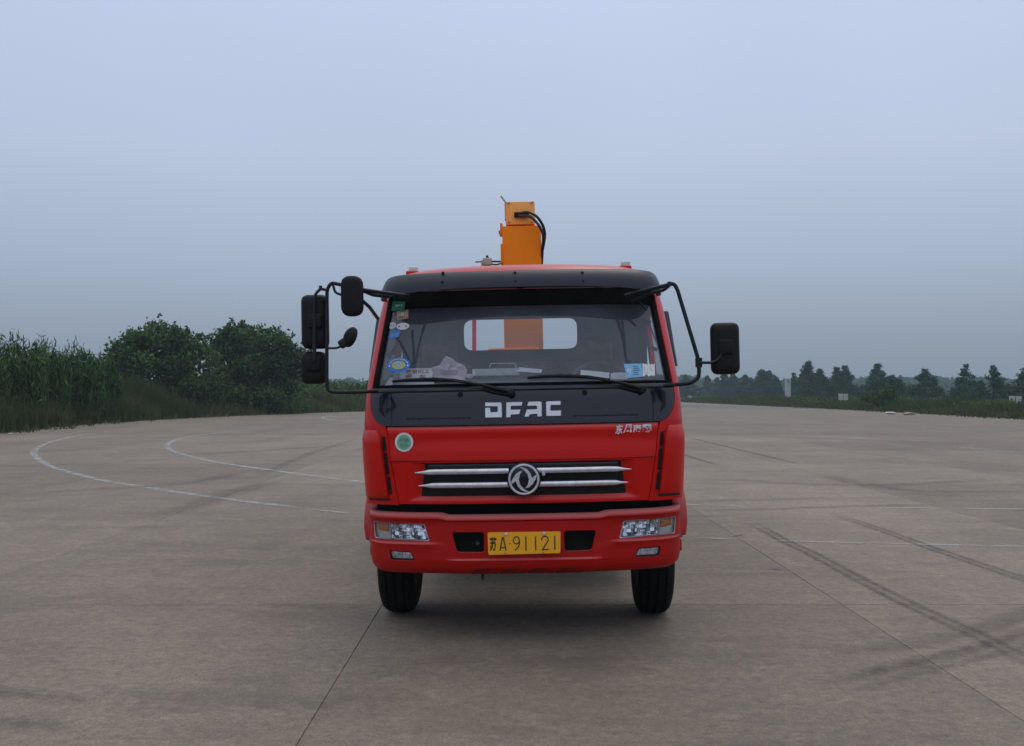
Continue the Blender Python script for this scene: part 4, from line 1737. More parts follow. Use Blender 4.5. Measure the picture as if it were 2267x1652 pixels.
# round emblem
ey = F(0, EMB[1]) - .035
er = .094
em = MB().lathe((EMB[0], ey, EMB[1]), [(.0, 0), (.0, er * .97), (.004, er * 1.08), (.05, er * 1.08), (.05, 0)], 40, 'y')
emblem = part(em, 'emblem', M['black_gloss'])
rg = MB().lathe((EMB[0], ey - .004, EMB[1]), [(.006, er * .84), (-.004, er * .86), (-.006, er * .92), (-.004, er * .98), (.006, er * 1.0)], 48, 'y')
part(rg, 'emblem_ring', M['chrome'], emblem)
sw = [(-.36, .80), (-.1, .83), (.2, .70), (.42, .45), (.55, .10), (.88, .34), (.80, .02), (.57, -.33), (.33, -.52), (.08, -.60), (.24, -.38), (.34, 0), (.24, .38), (.0, .63), (-.18, .76)]
for s_ in (1, -1):
    q = [(EMB[0] + s_ * a * er * .95, EMB[1] + s_ * b * er * .95) for a, b in sw]
    w_ = MB().prism(q, ey - .008, ey + .002)
    part(w_, 'emblem_blade', M['chrome'], emblem, smooth=0)

# DFAC letters, built from their outlines
A0 = (1640, 1360)
K = 320 / 2267.


def LP(pts):
    return [S((A0[0] + x * K) / 1.551, (A0[1] + y * K) / 1.551) for x, y in pts]


letters = [
    [[(188, 160), (560, 158), (585, 180), (590, 515), (190, 522), (186, 290), (302, 285), (308, 380), (325, 395), (470, 392), (490, 375), (492, 262), (478, 250), (188, 248)]],
    [[(700, 165), (720, 155), (1092, 145), (1068, 232), (825, 240), (805, 255), (805, 335), (1040, 330), (1012, 440), (810, 450), (795, 515), (700, 518)]],
    [[(1238, 140), (1530, 135), (1555, 155), (1558, 492), (1455, 498), (1452, 440), (1438, 430), (1275, 445), (1258, 460), (1240, 500), (1140, 502), (1200, 330), (1435, 322), (1448, 310), (1448, 250), (1432, 236), (1210, 236)]],
    [[(1665, 150), (1690, 132), (2020, 122), (2012, 212), (1790, 218), (1770, 232), (1768, 345), (1785, 358), (2030, 352), (2022, 478), (1690, 485), (1672, 470)]],
]
for L in letters:
    for poly in L:
        m_ = MB().prism(LP(poly), -.010, .0, fn=F)
        part(m_, 'letter', M['silver'], cowl, smooth=0)

# badge
mb = MB()
for ch, (a, b, c, d_) in zip('东风康霸', [(1361.5, 1379, 939.5, 961), (1379.5, 1399, 939, 958.5), (1401, 1420, 939.5, 957.5), (1422, 1441.5, 938.5, 957)]):
    x0, z0 = S(a, d_)
    x1, z1 = S(b, c)
    V, Fc = text_pts(ch, (x0, x1, z0, z1), shear=.25 if ch in '东风' else 0, weight=.025)
    n = len(V)
    m_ = MB()
    m_.add([(x, F(x, z) - .0155, z) for x, z in V], Fc)
    part(m_, 'badge_character', M['silver'], hood, smooth=0)

# round green sticker on the bonnet
cx, cz = S(895, 979)
st = MB().plate(ell(cx, cz, .058, .058), .0125, .002)
s0 = part(st, 'round_sticker', M['st_white'], hood)
st = MB().plate(ell(cx, cz, .044, .046), .0145, .001)
text_surf(st, '环保', (cx - .026, cx + .026, cz - .002, cz + .026), .0155, mi=1)
for k in range(3):
    zz_ = cz - .012 - k * .008
    ribbon(st, [(cx - .028 + k * .004, zz_), (cx + .028 - k * .004, zz_)], .003, .0155, mi=1)
part(st, 'sticker_print', [M['st_mint'], M['st_green']], hood)

# ------------------------------------------------------------------ bumper
BW = .972
BTOP = lambda x: .772 + .013 / (1 + math.exp(-(abs(x) - .49) / .006))
BBOT = .413


def FB(x, z):
    a = min(abs(x) / BW, .9995)
    y = .0 + .33 * (1 - (1 - a ** NS) ** (1 / NS))
    zt = BTOP(x)
    prof = [(.405, .105), (.425, .052), (.455, .024), (.50, .010), (.585, .006), (.60, -.002), (.612, .012), (.722, .016), (.735, .010), (zt - .030, -.006), (zt - .018, -.002), (zt - .006, .016), (zt, .05)]
    # the ledge under the head lamps fades out towards the middle
    k = max(0, min(1, (abs(x) - .50) / .05))
    p = interp(z, prof)
    if .585 < z < .735:
        flat = .010
        p = flat + (p - flat) * k
    # lower centre apron stands a little forward
    kc = max(0, min(1, (.47 - abs(x) + (.52 - z) * -.25) / .02))
    if z < .512:
        p -= .012 * kc * min(1, (.512 - z) / .008)
    return y + p


thetas = sorted(set([round(t, 3) for t in frange(-90, 90, 73)]))
rows = []
zfr = [0, .004, .02, .04, .07, .10, .14, .20, .25, .258, .266, .272, .28, .35, .44, .50, .515, .53, .545, .56, .62, .74, .85, .872, .89, .905, .92, .94, .955, .97, .985, 1.0]
for f_ in zfr:
    rr = []
    for th in thetas:
        s_ = math.sin(R(th))
        x = BW * math.copysign(abs(s_) ** (2 / NS), s_)
        z = BBOT + (BTOP(x) - BBOT) * f_
        # corners turn up at the bottom
        c_ = max(0, (abs(x) - .86) / .11)
        z += .055 * (1 - f_) ** 3 * c_ ** 2
        xs_ = x * (1 - .012 * (1 - f_) ** 3)
        rr.append((xs_, FB(x, z), z))
    e0, e1 = rr[0], rr[-1]
    rr = [(e0[0] * 1.0, e0[1] + .12, e0[2])] + rr + [(e1[0], e1[1] + .12, e1[2])]
    rows.append(rr)
mb = MB()
mb.grid(rows, lambda p, i, j: (p.x * .975, p.y + .022, p.z))
bump = part(mb, 'bumper', [M['red_bumper'], M['void']])
fixn(bump)
hl = [S(826.6, 1153, FB), S(940, 1160, FB), S(951, 1198.5, FB), S(830, 1191, FB)]
hl = [(x, z) for x, z in hl]
fog = [S(861, 1218, FB), S(911, 1221, FB), S(918, 1242, FB), S(866, 1240, FB)]
opn = [S(1000, 1178.5, FB), S(1071.5, 1178, FB), S(1071.5, 1223.5, FB), S(1012, 1223, FB)]
print('HL', hl, 'FOG', fog, 'OPN', opn)
cuts = []
for sg in (-1, 1):
    for q, r_ in ((hl, .012), (fog, .012), (opn, .02)):
        q2 = [(sg * abs(x), z) for x, z in q]
        cuts.append(MB().prism(rp(q2, r_), -.4, .7))
boolean(bump, cuts)


def inset(q, d):
    cx_ = sum(p[0] for p in q) / len(q)
    cz_ = sum(p[1] for p in q) / len(q)
    return [(x - math.copysign(d, x - cx_), z - math.copysign(d, z - cz_)) for x, z in q]


for sg in (-1, 1):
    q = [(sg * abs(x), z) for x, z in hl]
    xo, xi = -hl[0][0], -hl[1][0]         # outer, inner (positive)
    zt_, zb_ = hl[0][1], hl[2][1]
    m_ = MB()
    m_.plate(dense(rp(inset(q, -.012), .012), .03), 0, .02, fn=lambda x, z: FB(x, z) + .040)
    lamp = part(m_, 'headlight', M['reflector'])
    # rim
    m_ = MB()
    ring = rp(q, .012)
    ring_in = rp(inset(q, .006), .01)
    n = len(ring)
    m_.add([(x, FB(x, z) + .002, z) for x, z in ring] + [(x, FB(x, z) + .004, z) for x, z in ring_in] + [(x, FB(x, z) + .06, z) for x, z in ring_in],
           [(i, (i + 1) % n, (i + 1) % n + n, i + n) for i in range(n)] + [(i + n, (i + 1) % n + n, (i + 1) % n + 2 * n, i + 2 * n) for i in range(n)])
    part(m_, 'lamp_rim', M['lampgrey'], lamp)
    # indicator: orange block over a pale reflector
    xm = xo - (xo - xi) * .34
    m_ = MB()
    o1 = [(sg * (xo - .030), zt_ - .012), (sg * (xm + .012), zt_ - .016), (sg * (xm + .012), zt_ - .060), (sg * (xo - .034), zt_ - .052)]
    m_.plate(dense(rp(o1, .006), .02), 0, .02, fn=lambda x, z: FB(x, z) + .018, dome=.006)
    part(m_, 'indicator', M['orange'], lamp)
    m_ = MB()
    o2 = [(sg * (xo - .006), zt_ - .008), (sg * (xm + .004), zt_ - .012), (sg * (xm - .002), zb_ + .008), (sg * (xo - .012), zb_ + .014)]
    m_.plate(dense(rp(o2, .006), .02), 0, .01, fn=lambda x, z: FB(x, z) + .032)
    part(m_, 'indicator_base', M['marker'], lamp)
    m_ = MB().tube([(sg * xm, FB(xm, zt_) + .012, zt_ - .006), (sg * (xm - .004), FB(xm, zb_) + .012, zb_ + .006)], .006, 6)
    part(m_, 'lamp_divider', M['lampgrey'], lamp)
    m_ = MB()
    nf = 4
    for a_i in range(9):
        xa_ = xm - .006 - (xm - xi - .004) * a_i / 9
        xb2 = xm - .006 - (xm - xi - .004) * (a_i + 1) / 9
        for b_i in range(nf):
            za_ = zb_ + .008 + (zt_ - zb_ - .020) * b_i / nf
            zc_ = zb_ + .008 + (zt_ - zb_ - .020) * (b_i + 1) / nf
            tl = (zc_ - za_) * (.36 + .14 * math.sin(a_i * 2.1 + b_i * 1.3))
            yw = (xa_ - xb2) * .25 * math.sin(a_i * 1.7 + b_i)
            q4 = [(xa_, za_, -yw), (xb2, za_, yw), (xb2, zc_, yw + tl), (xa_, zc_, -yw + tl)]
            P4 = [(sg * x, FB(x, z) + .030 + d4, z) for x, z, d4 in q4]
            m_.add(P4 if sg > 0 else P4[::-1], [(3, 2, 1, 0)] if False else [(0, 1, 2, 3)])
    part(m_, 'reflector_facets', M['mirror_metal'], lamp, smooth=0)
    # two reflector bowls with fluted lens ribs
    for fx, r_ in ((.50, .042), (.845, .044)):
        x = sg * (xo - (xo - xi) * fx)
        z = (zt_ + zb_) / 2 + .004
        y = FB(x, z) + .020
        m_ = MB().lathe((x, y, z), [(.0, r_), (.012, r_ * .93), (.024, r_ * .75), (.032, r_ * .5), (.035, r_ * .22), (.022, r_ * .18), (.020, 0)], 24, 'y')
        part(m_, 'reflector_bowl', M['mirror_metal'], lamp)
    m_ = MB()
    for k in range(7):
        x = sg * (xm - .012 - k * (xm - xi - .01) / 7)
        m_.tube([(x, FB(x, .66) + .010, zt_ - .014), (x, FB(x, .66) + .010, zb_ + .010)], .0018, 5)
    part(m_, 'lens_flutes', M['lens'], lamp)
    m_ = MB().plate(dense(rp(q, .012), .03), 0, .003, fn=lambda x, z: FB(x, z) + .004)
    part(m_, 'lens', M['lens'], lamp)
    # fog lamp
    q = [(sg * abs(x), z) for x, z in fog]
    m_ = MB().plate(dense(rp(inset(q, -.008), .012), .03), 0, .02, fn=lambda x, z: FB(x, z) + .045)
    fl_ = part(m_, 'fog_lamp', M['void'])
    q2 = inset(q, .010)
    m_ = MB().plate(dense(rp(q2, .01), .03), 0, .02, fn=lambda x, z: FB(x, z) + .026, dome=.004)
    part(m_, 'fog_reflector', M['reflector'], fl_)
    xs_ = [abs(p[0]) for p in q2]
    for k, (fx, fz) in enumerate(((.18, .25), (.36, .7), (.52, .7), (.66, .7), (.86, .3))):
        x = sg * (min(xs_) + (max(xs_) - min(xs_)) * fx)
        z = q2[2][1] + (q2[0][1] - q2[2][1]) * fz
        m_ = MB().lathe((x, FB(x, z) + .012, z), [(-.003, 0), (0, .0055), (.008, .0065)], 10, 'y')
        part(m_, 'fog_bulb', M['chrome'], fl_)
    m_ = MB().plate(dense(rp(inset(q, .004), .01), .03), 0, .003, fn=lambda x, z: FB(x, z) + .008)
    part(m_, 'lens', M['lens'], fl_)
    # dark box behind the bumper opening
    xa, xb_ = abs(opn[0][0]), abs(opn[1][0])
    m_ = MB().box((sg * (xa + xb_) / 2, .14, (opn[0][1] + opn[2][1]) / 2), (xa - xb_ + .06, .04, .16))
    part(m_, 'opening_back', M['void'], bump, smooth=0)
hk = MB().tube([(-.29, .10, .60), (-.285, .06, .595), (-.275, .05, .60)], .008, 8)
part(hk, 'tow_hook', M['steel'], bump)
# rounded tabs along the bottom of the apron
for (u) in (1072, 1134, 1196, 1258):
    x, z = S(u, 1262, FB)
    m_ = MB()
    m_.prism(rp([(x - .085, BBOT - .002), (x - .045, BBOT + .038), (x + .045, BBOT + .038), (x + .085, BBOT - .002)], .02), -.004, .02, fn=FB)
    part(m_, 'bumper_recess', M['dark_red'], bump)
    m_ = MB()
    ribbon(m_, [(x - .05, BBOT + .004), (x, BBOT + .006), (x + .05, BBOT + .004)], .008, .007, fn=FB)
    part(m_, 'bumper_tab', M['red_bumper'], bump)
m_ = MB().prism(rp([(-.275, .435), (-.245, .435), (-.252, .375), (-.262, .36)], .003), .12, .14)
part(m_, 'drain_spout', M['chassis'], bump)

# number plate: embossed characters by stroke
ND = lambda pts: [S((1660 + x * 280 / 2267.) / 1.551, (1810 + y * 280 / 2267.) / 1.551, lambda a, b: -.016) for x, y in pts]
pc = ND([(112, 152), (2145, 125), (2140, 722), (138, 775)])
plate_y = lambda x, z: -.016
m_ = MB().prism(rp(pc, .012), -.018, -.008)
plate = part(m_, 'number_plate', M['plate'], smooth=0)
W_ = .0075


def strokes(pts_list, w=W_, name='plate_character'):
    s__ = MB()
    for pts in pts_list:
        ribbon(s__, ND(pts), w, .003, fn=plate_y)
    return part(s__, name, M['ink'], plate, smooth=0)


def arc(cx_, cy_, rx, ry, a0, a1, n=14):
    return [(cx_ + rx * math.cos(R(a)), cy_ + ry * math.sin(R(a))) for a in frange(a0, a1, n)]


s__ = MB()
x0, z0 = ND([(180, 665)])[0]
x1, z1 = ND([(372, 270)])[0]
text_surf(s__, '苏', (x0, x1, z0, z1), .003, fn=plate_y, weight=.03)
part(s__, 'plate_character', M['ink'], plate, smooth=0)
strokes([[(458, 662), (530, 275)], [(632, 655), (548, 275)], [(490, 575), (615, 572)]], .0072)
strokes([[(710, 464), (752, 462)]], .006)
strokes([[(1000, 380), (1004, 450), (985, 520), (950, 580), (875, 648)], arc(917, 368, 84, 98, 0, 360, 30)], .0070)
strokes([[(1178, 262), (1185, 650)]])
strokes([[(1448, 258), (1455, 645)]])
strokes([arc(1712, 345, 92, 90, -195, 40, 18) + [(1745, 470), (1640, 628)], [(1622, 632), (1815, 618)]], .0070)
strokes([[(1978, 240), (1985, 628)]])
for (x, y) in ((625, 195), (1683, 168)):
    (a, b), = ND([(x, y)])
    k = MB().lathe((a, -.034, b), [(-.002, 0), (.0, .007), (.004, .0095), (.014, .0095)], 14, 'y')
    part(k, 'plate_screw', M['silver'], plate)
for (x, y) in ((610, 712), (1658, 695)):
    (a, b), = ND([(x, y)])
    k = MB().rbox((a, -.035, b), (.012, .002, .006), .001)
    part(k, 'plate_slot', M['ink_red'], plate)

# ------------------------------------------------------------------ windscreen stickers
GY = lambda x, z: F(x, z) + .006


def px_quad(u0, v0, u1, v1):
    return [S(u0, v1, GY), S(u1, v1, GY), S(u1, v0, GY), S(u0, v0, GY)]


def sticker(poly, m, off=.003):
    return part(MB().plate(dense(poly, .02), off, .001, fn=GY, rings=2), 'windscreen_sticker', m, screen)


def print_on(body, box, m, off=.005, w=.01):
    s__ = MB()
    x0, z0 = S(box[0], box[3], GY)
    x1, z1 = S(box[1], box[2], GY)
    text_surf(s__, body, (x0, x1, z0, z1), off, fn=GY, weight=w)
    part(s__, 'sticker_print', m, screen, smooth=0)


sticker([S(867.5, 688, GY), S(895, 689.5, GY), S(898, 669, GY), S(870, 667.5, GY)], M['st_green'], .019)
print_on('2012', (876, 892, 674, 680), M['white'], .021)
sticker([S(880, 709, GY), S(904, 705, GY), S(904, 685.5, GY), S(878, 689.5, GY)], M['st_orange'], .004)
print_on('2011', (881.5, 901.5, 700, 706), M['ink'], .006)
part(MB().plate(ell(*S(891, 695, GY), .013, .010, 14), .006, .001, fn=GY, rings=2), 'sticker_print', M['st_white'], screen)
for (u, v, rx, rz, m) in ((868.4, 721, .028, .0205, 'st_white'), (892, 722.6, .044, .023, 'st_white')):
    cx, cz = S(u, v, GY)
    sticker(ell(cx, cz, rx, rz), M[m], .003 if u < 880 else .0045)
print_on('CCC', (862.5, 874.5, 718, 724), M['ink'])
for u in (884, 899):
    cx, cz = S(u, 723, GY)
    part(MB().plate(ell(cx, cz, .006, .006, 10), .007, .001, fn=GY, rings=2), 'sticker_print', M['ink_red'], screen)
cx, cz = S(874, 740, GY)
sticker(ell(cx, cz, .043, .026, rot=.35), M['st_blue'], .003)
print_on('年检', (864, 884, 736, 747), M['st_pale_blue'])
cx, cz = S(882.5, 808.5, GY)
sticker(ell(cx, cz, .078, .049, 36), M['st_blue'], .003)
part(MB().plate(ell(cx, cz, .046, .027, 30), .005, .001, fn=GY, rings=2), 'sticker_print', M['st_yellow'], screen)
part(MB().plate(ell(cx, cz + .002, .018, .013, 20), .007, .001, fn=GY, rings=2), 'sticker_print', M['st_pale_blue'], screen)
dm = MB()
for k in range(17):
    a = R(20 + 140 * k / 16)
    x, z = cx + .062 * math.cos(a), cz + .038 * math.sin(a)
    dm.plate(ell(x, z, .003, .0035, 6), .005, .001, fn=GY, rings=1)
for sgn in (-1, 1):
    dm.plate(ell(cx + sgn * .060, cz - .004, .006, .007, 5), .005, .001, fn=GY, rings=1)
part(dm, 'sticker_print', M['st_white'], screen)
# label pair low on the driver's side
q = [S(1381, 806, GY), S(1420, 805, GY), S(1423, 834, GY), S(1388, 837, GY)]
sticker(q, M['st_pale_blue'])
cx, cz = S(1392.5, 820.5, GY)
part(MB().plate(ell(cx, cz, .011, .0125, 16), .005, .001, fn=GY, rings=2), 'sticker_print', M['st_white'], screen)
part(MB().plate([(cx - .006, cz + .004), (cx + .006, cz + .004), (cx, cz - .006)], .007, .001, fn=GY, rings=1), 'sticker_print', M['st_blue'], screen)
dm = MB()
for k in range(5):
    a, b = S(1401, 811 + k * 4.5, GY), S(1413 + 2 * (k % 3), 811 + k * 4.5, GY)
    ribbon(dm, [a, b], .003, .005, fn=GY)
part(dm, 'sticker_print', M['ink'], screen)
tq = [(1422, 806), (1424, 804), (1427, 807), (1430, 805), (1433, 809), (1436, 804), (1440, 808), (1443, 805), (1446, 808), (1449, 804), (1450, 830), (1447, 833), (1441, 831), (1437, 834), (1430, 829), (1427, 833), (1423, 833)]
mm = MB()
mm.prism([S(a, b, GY) for a, b in tq], -.003, -.002, fn=GY)
part(mm, 'windscreen_sticker', M['st_white'], screen, smooth=0)
dm = MB()
for (a, b, c, d_) in ((1426, 812, 1429, 828), (1433, 815, 1432, 829), (1440, 810, 1443, 822)):
    ribbon(dm, [S(a, b, GY), S(c, d_, GY)], .004, .005, fn=GY)
part(dm, 'sticker_print', M['tray'], screen)

# ------------------------------------------------------------------ wipers and washers
def on(u, v, o_):
    x, z = S(u, v)
    return (x, F(x, z) - o_, z)


for blade, arm in (([(869.5, 843.7), (905, 841.5), (960.8, 840), (1005, 842), (1042.8, 847)], [(1000, 843), (1060, 851), (1134, 868)]),
                   ([(1168, 836), (1205, 833), (1249, 832.5), (1300, 834.5), (1350, 840)], [(1300, 836), (1365, 846), (1424, 861)])):
    b = MB()
    b.tube([on(u, v, .018) for u, v in blade], lambda t: .003 + .009 * math.sin(math.pi * min(1, t * .9 + .05)), 8)
    b.tube([on(u, v + 2.5, .010) for u, v in blade], .004, 6)
    wb = part(b, 'wiper', M['black'])
    a = MB().tube([on(*arm[0], .035), on(*arm[1], .036), on(*arm[2], .03)], lambda t: .005 + .006 * t, 8, .03, rz=1.4)
    part(a, 'wiper_arm', M['black'], wb)
    p = on(arm[2][0] - 2, arm[2][1] + 1.5, .0)
    a = MB().lathe((p[0], p[1] - .045, p[2]), [(0, 0), (.0, .014), (.006, .022), (.05, .024)], 16, 'y')
    part(a, 'wiper_pivot', M['black'], wb)
    pt = [on(arm[2][0] - 4, arm[2][1] + 5, .012), on((arm[1][0] + arm[2][0]) / 2, arm[2][1] + 1, .012), on(arm[1][0] - 12, arm[1][1] + 7, .010)]
    a = MB().tube(pt, lambda t: .011 * (1 - t) + .003, 8)
    part(a, 'wiper_linkage', M['black'], wb)
for (u, v) in ((1019, 873), (1294, 868)):
    x, z = S(u, v)
    n = MB().lathe((x, F(x, z) - .006, z - .004), [(-.008, 0), (-.004, .014), (.004, .018), (.012, .018)], 16, 'y')
    n.tube([(x, F(x, z) - .006, z), (x, F(x, z + .03) - .004, z + .034)], lambda t: .014 - .009 * t, 8)
    part(n, 'washer_nozzle', M['void'])

# ------------------------------------------------------------------ mirrors
MY = .02


def m3(u, v, y=MY):
    x, z = PL(u, v, y)
    return (x, y, z)


lf = MB()
lf.tube([m3(905, 655, .30), m3(850, 648, .15), m3(806, 642), m3(752, 630), m3(733, 626), m3(724, 641), m3(723.5, 700), m3(723.5, 850), m3(727, 866), m3(742, 868.5), m3(800, 868), m3(835, 866, .14)], .0115, 10, .035)
left = part(lf, 'mirror_frame', M['tube'])
x = MB()
x.tube([m3(737, 630), m3(742, 648), m3(756, 653), m3(765, 650)], .008, 8, .02)
x.tube([m3(803, 643, .02), m3(825, 652, .12), m3(858, 656, .30)], .014, 8, .02)
x.tube([m3(800, 664), m3(818, 680, .10), m3(836, 705, .42)], .011, 8, .02)
part(x, 'mirror_stay', M['tube'], left)
x = MB().shell(m3(779, 655.5, .0), .134, .246, .06, .062)
x.rbox(m3(779, 650, .03), (.08, .03, .12), .02)
ms = part(x, 'wide_angle_mirror', M['black'])
x = MB().box(m3(779, 655.5, .028), (.10, .004, .20))
part(x, 'mirror_glass', M['chrome'], ms, smooth=0)
# bracket tube holding the two big mirrors
x = MB()
x.tube([m3(724, 643), m3(714, 640), m3(708, 641), m3(699, 650), m3(696, 662), m3(696, 700)], .009, 8, .02)
x.tube([m3(696, 700), m3(696, 800)], .012, 8)
x.lathe(m3(709.5, 637), [(-.008, .0), (-.008, .01), (.012, .01), (.012, 0)], 10, 'z')
part(x, 'mirror_bracket', M['tube'], left)


def big_mirror(uc, v0, v1, wpx, name, clip_v, y=.05):
    c = m3(uc, (v0 + v1) / 2, y)
    s__ = 2350 / (6.35 + y)
    rot = Matrix.Rotation(R(2), 3, 'Z')
    x = MB().shell(c, wpx / s__, (v1 - v0) / s__, .085, .045, rot=rot)
    mo = part(x, name, M['black'])
    x = MB().box((c[0], c[1] + .036, c[2]), (wpx / s__ * .85, .004, (v1 - v0) / s__ * .9))
    part(x, 'mirror_glass', M['chrome'], mo, smooth=0)
    k = m3(uc, clip_v, y - .045)
    x = MB().rbox((k[0], k[1], k[2]), (.086, .035, .088), .012)
    part(x, 'mirror_clamp', M['black'], mo)
    return mo


big_mirror(697, 652, 773, 60, 'side_mirror', 711, .075)
big_mirror(694, 778, 851, 56, 'kerb_mirror', 806, .085)
x = MB().tube([m3(724, 771), m3(745, 771), m3(757, 766)], .007, 8, .02)
x.rbox(m3(760, 760), (.055, .035, .055), .014, rot=Matrix.Rotation(R(-35), 3, 'Y'))
part(x, 'mirror_arm', M['tube'], left)
c = m3(775, 746)
rot = Matrix.Rotation(R(24), 3, 'Y') @ Matrix.Rotation(R(-40), 3, 'Z')
x = MB()
prof = [(-.03, 0), (-.028, .03), (-.016, .055), (0, .066), (.01, .066), (.01, 0)]
tmp = MB().lathe((0, 0, 0), prof, 24, 'y')
x.add([rot @ Vector((p[0] * .75, p[1], p[2] * .97)) + Vector(c) for p in tmp.v], tmp.f)
part(x, 'round_mirror', M['black'])

rf = MB()
rf.tube([m3(1385, 655, .34), m3(1440, 640, .16), m3(1475, 632), m3(1488, 628), m3(1494, 631), m3(1500, 642), m3(1546, 796), m3(1548, 825), m3(1545, 838), m3(1530, 848), m3(1495, 852, .1), m3(1470, 853, .14)], .0125, 10, .03)
right = part(rf, 'mirror_frame', M['tube'])
x = MB()
x.tube([m3(1400, 668, .33), m3(1440, 650, .18), m3(1470, 642, .03), m3(1482, 632)], .011, 8, .02)
x.lathe(m3(1482, 629), [(-.012, .0), (-.012, .014), (.014, .012), (.014, 0)], 10, 'z')
x.tube([m3(1415, 668, .36), m3(1432, 687, .36)], .008, 6)
part(x, 'mirror_stay', M['tube'], right)
x = MB().lathe(m3(1547, 803), [(-.028, .0), (-.028, .021), (.028, .021), (.028, 0)], 14, 'z')
x.tube([m3(1548, 803, .0), m3(1578, 803, .0), m3(1590, 797, -.01), m3(1598, 782, -.01)], .009, 8, .02)
part(x, 'mirror_arm', M['tube'], right)
mo = big_mirror(1606, 714, 829, 62, 'side_mirror', 768, .045)

# ------------------------------------------------------------------ cab interior
m_ = MB()
rws = []
for y, z in ((.16, 1.46), (.17, 1.535), (.22, 1.553), (.45, 1.575), (.78, 1.60), (.86, 1.57), (.88, 1.40), (.88, 1.1)):
    h = .93 if y > .3 else .70
    rws.append([(h * t, y + (.20 * abs(t) ** 3 if y < .3 else 0), z) for t in frange(-1, 1, 17)])
m_.grid(rws)
part(m_, 'dashboard', M['dash'])
for x_ in (-.62, .02, .52):
    m_ = MB().rbox((x_, 1.45, 1.42), (.46, .16, .62), .06).rbox((x_, 1.22, 1.16), (.46, .5, .16), .05)
    seat = part(m_, 'seat', M['seat'])
    if x_ != .02:
        m_ = MB().rbox((x_, 1.46, 1.79), (.26, .1, .17), .04)
        part(m_, 'headrest', M['seat'], seat)
m_ = MB()
sx, sz = PL(1327, 806, .85)
cen = Vector((sx, .92, 1.545))
pts = []
for k in range(33):
    a = 2 * math.pi * k / 32
    pts.append(cen + Vector((.205 * math.cos(a), .085 * math.sin(a) * 1.4, .155 * math.sin(a))))
m_.tube(pts, .013, 8)
wheel = part(m_, 'steering_wheel', M['dash'])
m_ = MB().rbox((sx, .90, 1.52), (.12, .06, .08), .02).tube([(sx - .19, .92, 1.54), (sx, .91, 1.52), (sx + .19, .92, 1.54)], .014, 8).tube([(sx, .9, 1.5), (sx, .8, 1.3)], .03, 8)
part(m_, 'steering_hub', M['black'], wheel)
for (a, b) in (((917, 688), (861, 793)), ((1432, 700), (1462, 780))):
    p, q = PL(*a, 1.1), PL(*b, .75)
    m_ = MB().tube([(p[0], 1.15, p[1]), (q[0], .75, q[1])], .013, 6, rz=.3)
    part(m_, 'seat_belt', M['black'])
for sgn in (-1, 1):
    m_ = MB().tube([(sgn * .84, .60, 1.95), (sgn * .80, .56, 1.92), (sgn * .82, .50, 1.78), (sgn * .87, .48, 1.76)], .012, 8, .02)
    part(m_, 'grab_handle', M['interior'])

# ------------------------------------------------------------------ crane
CY = 2.12


def q3(u, v, y=CY):
    x, z = PL(u, v, y)
    return (x, y, z)


def box_px(u0, v0, u1, v1, y0, y1, rot=None, r=.006, z0=None):
    a, b = PL(u0, v1, y0), PL(u1, v0, y0)
    zlow = a[1] if z0 is None else z0
    return ((a[0] + b[0]) / 2, (y0 + y1) / 2, (zlow + b[1]) / 2), (b[0] - a[0], y1 - y0, b[1] - zlow)


c, d_ = box_px(1113, 499, 1197.5, 585, CY, CY + .46, z0=1.25)
m_ = MB().rbox(c, d_, .006, seg=2)
column = part(m_, 'crane_column', M['yellow'])
c1 = MB().rbox((c[0] - .08, CY + .18, 1.55), (.42, .44, .62), .02, seg=2)
part(c1, 'crane_pedestal', M['yellow'], column)
# side plates of the column top
m_ = MB().rbox((c[0] - d_[0] / 2 - .006, CY + .05, c[2] + d_[2] / 2 - .02), (.02, .10, .09), .003)
tx, tz = PL(1110, 515, CY)
m_.rbox((tx, CY + .04, tz), (.03, .06, .05), .006)
m_.rbox((tx - .0, CY + .05, PL(1110, 562, CY)[1]), (.018, .12, .16), .004)
part(m_, 'column_lug', M['yellow'], column)
x_, z_ = PL(1106, 513, CY)
m_ = MB().lathe((x_, CY + .04, z_), [(-.008, 0), (-.008, .014), (.02, .014), (.02, 0)], 10, 'x')
part(m_, 'column_pin', M['chassis'], column)
# boom, folded back over the bed
bx0, bz0 = PL(1120, 500, CY + .06)
bx1, bz1 = PL(1183.5, 446.5, CY + .06)
bc, bw, bh = (bx0 + bx1) / 2, bx1 - bx0, bz1 - bz0
BR = Matrix.Rotation(R(-7), 3, 'X')
m_ = MB()
m_.rbox(Vector((bc, CY + .06, (bz0 + bz1) / 2)) + BR @ Vector((0, 2.0, 0)), (bw, 4.0, bh), .006, rot=BR, seg=2)
boom = part(m_, 'crane_boom', M['yellow'])


def bp(dx, dy, dz):
    return Vector((bc, CY + .06, (bz0 + bz1) / 2)) + BR @ Vector((dx, dy, dz))


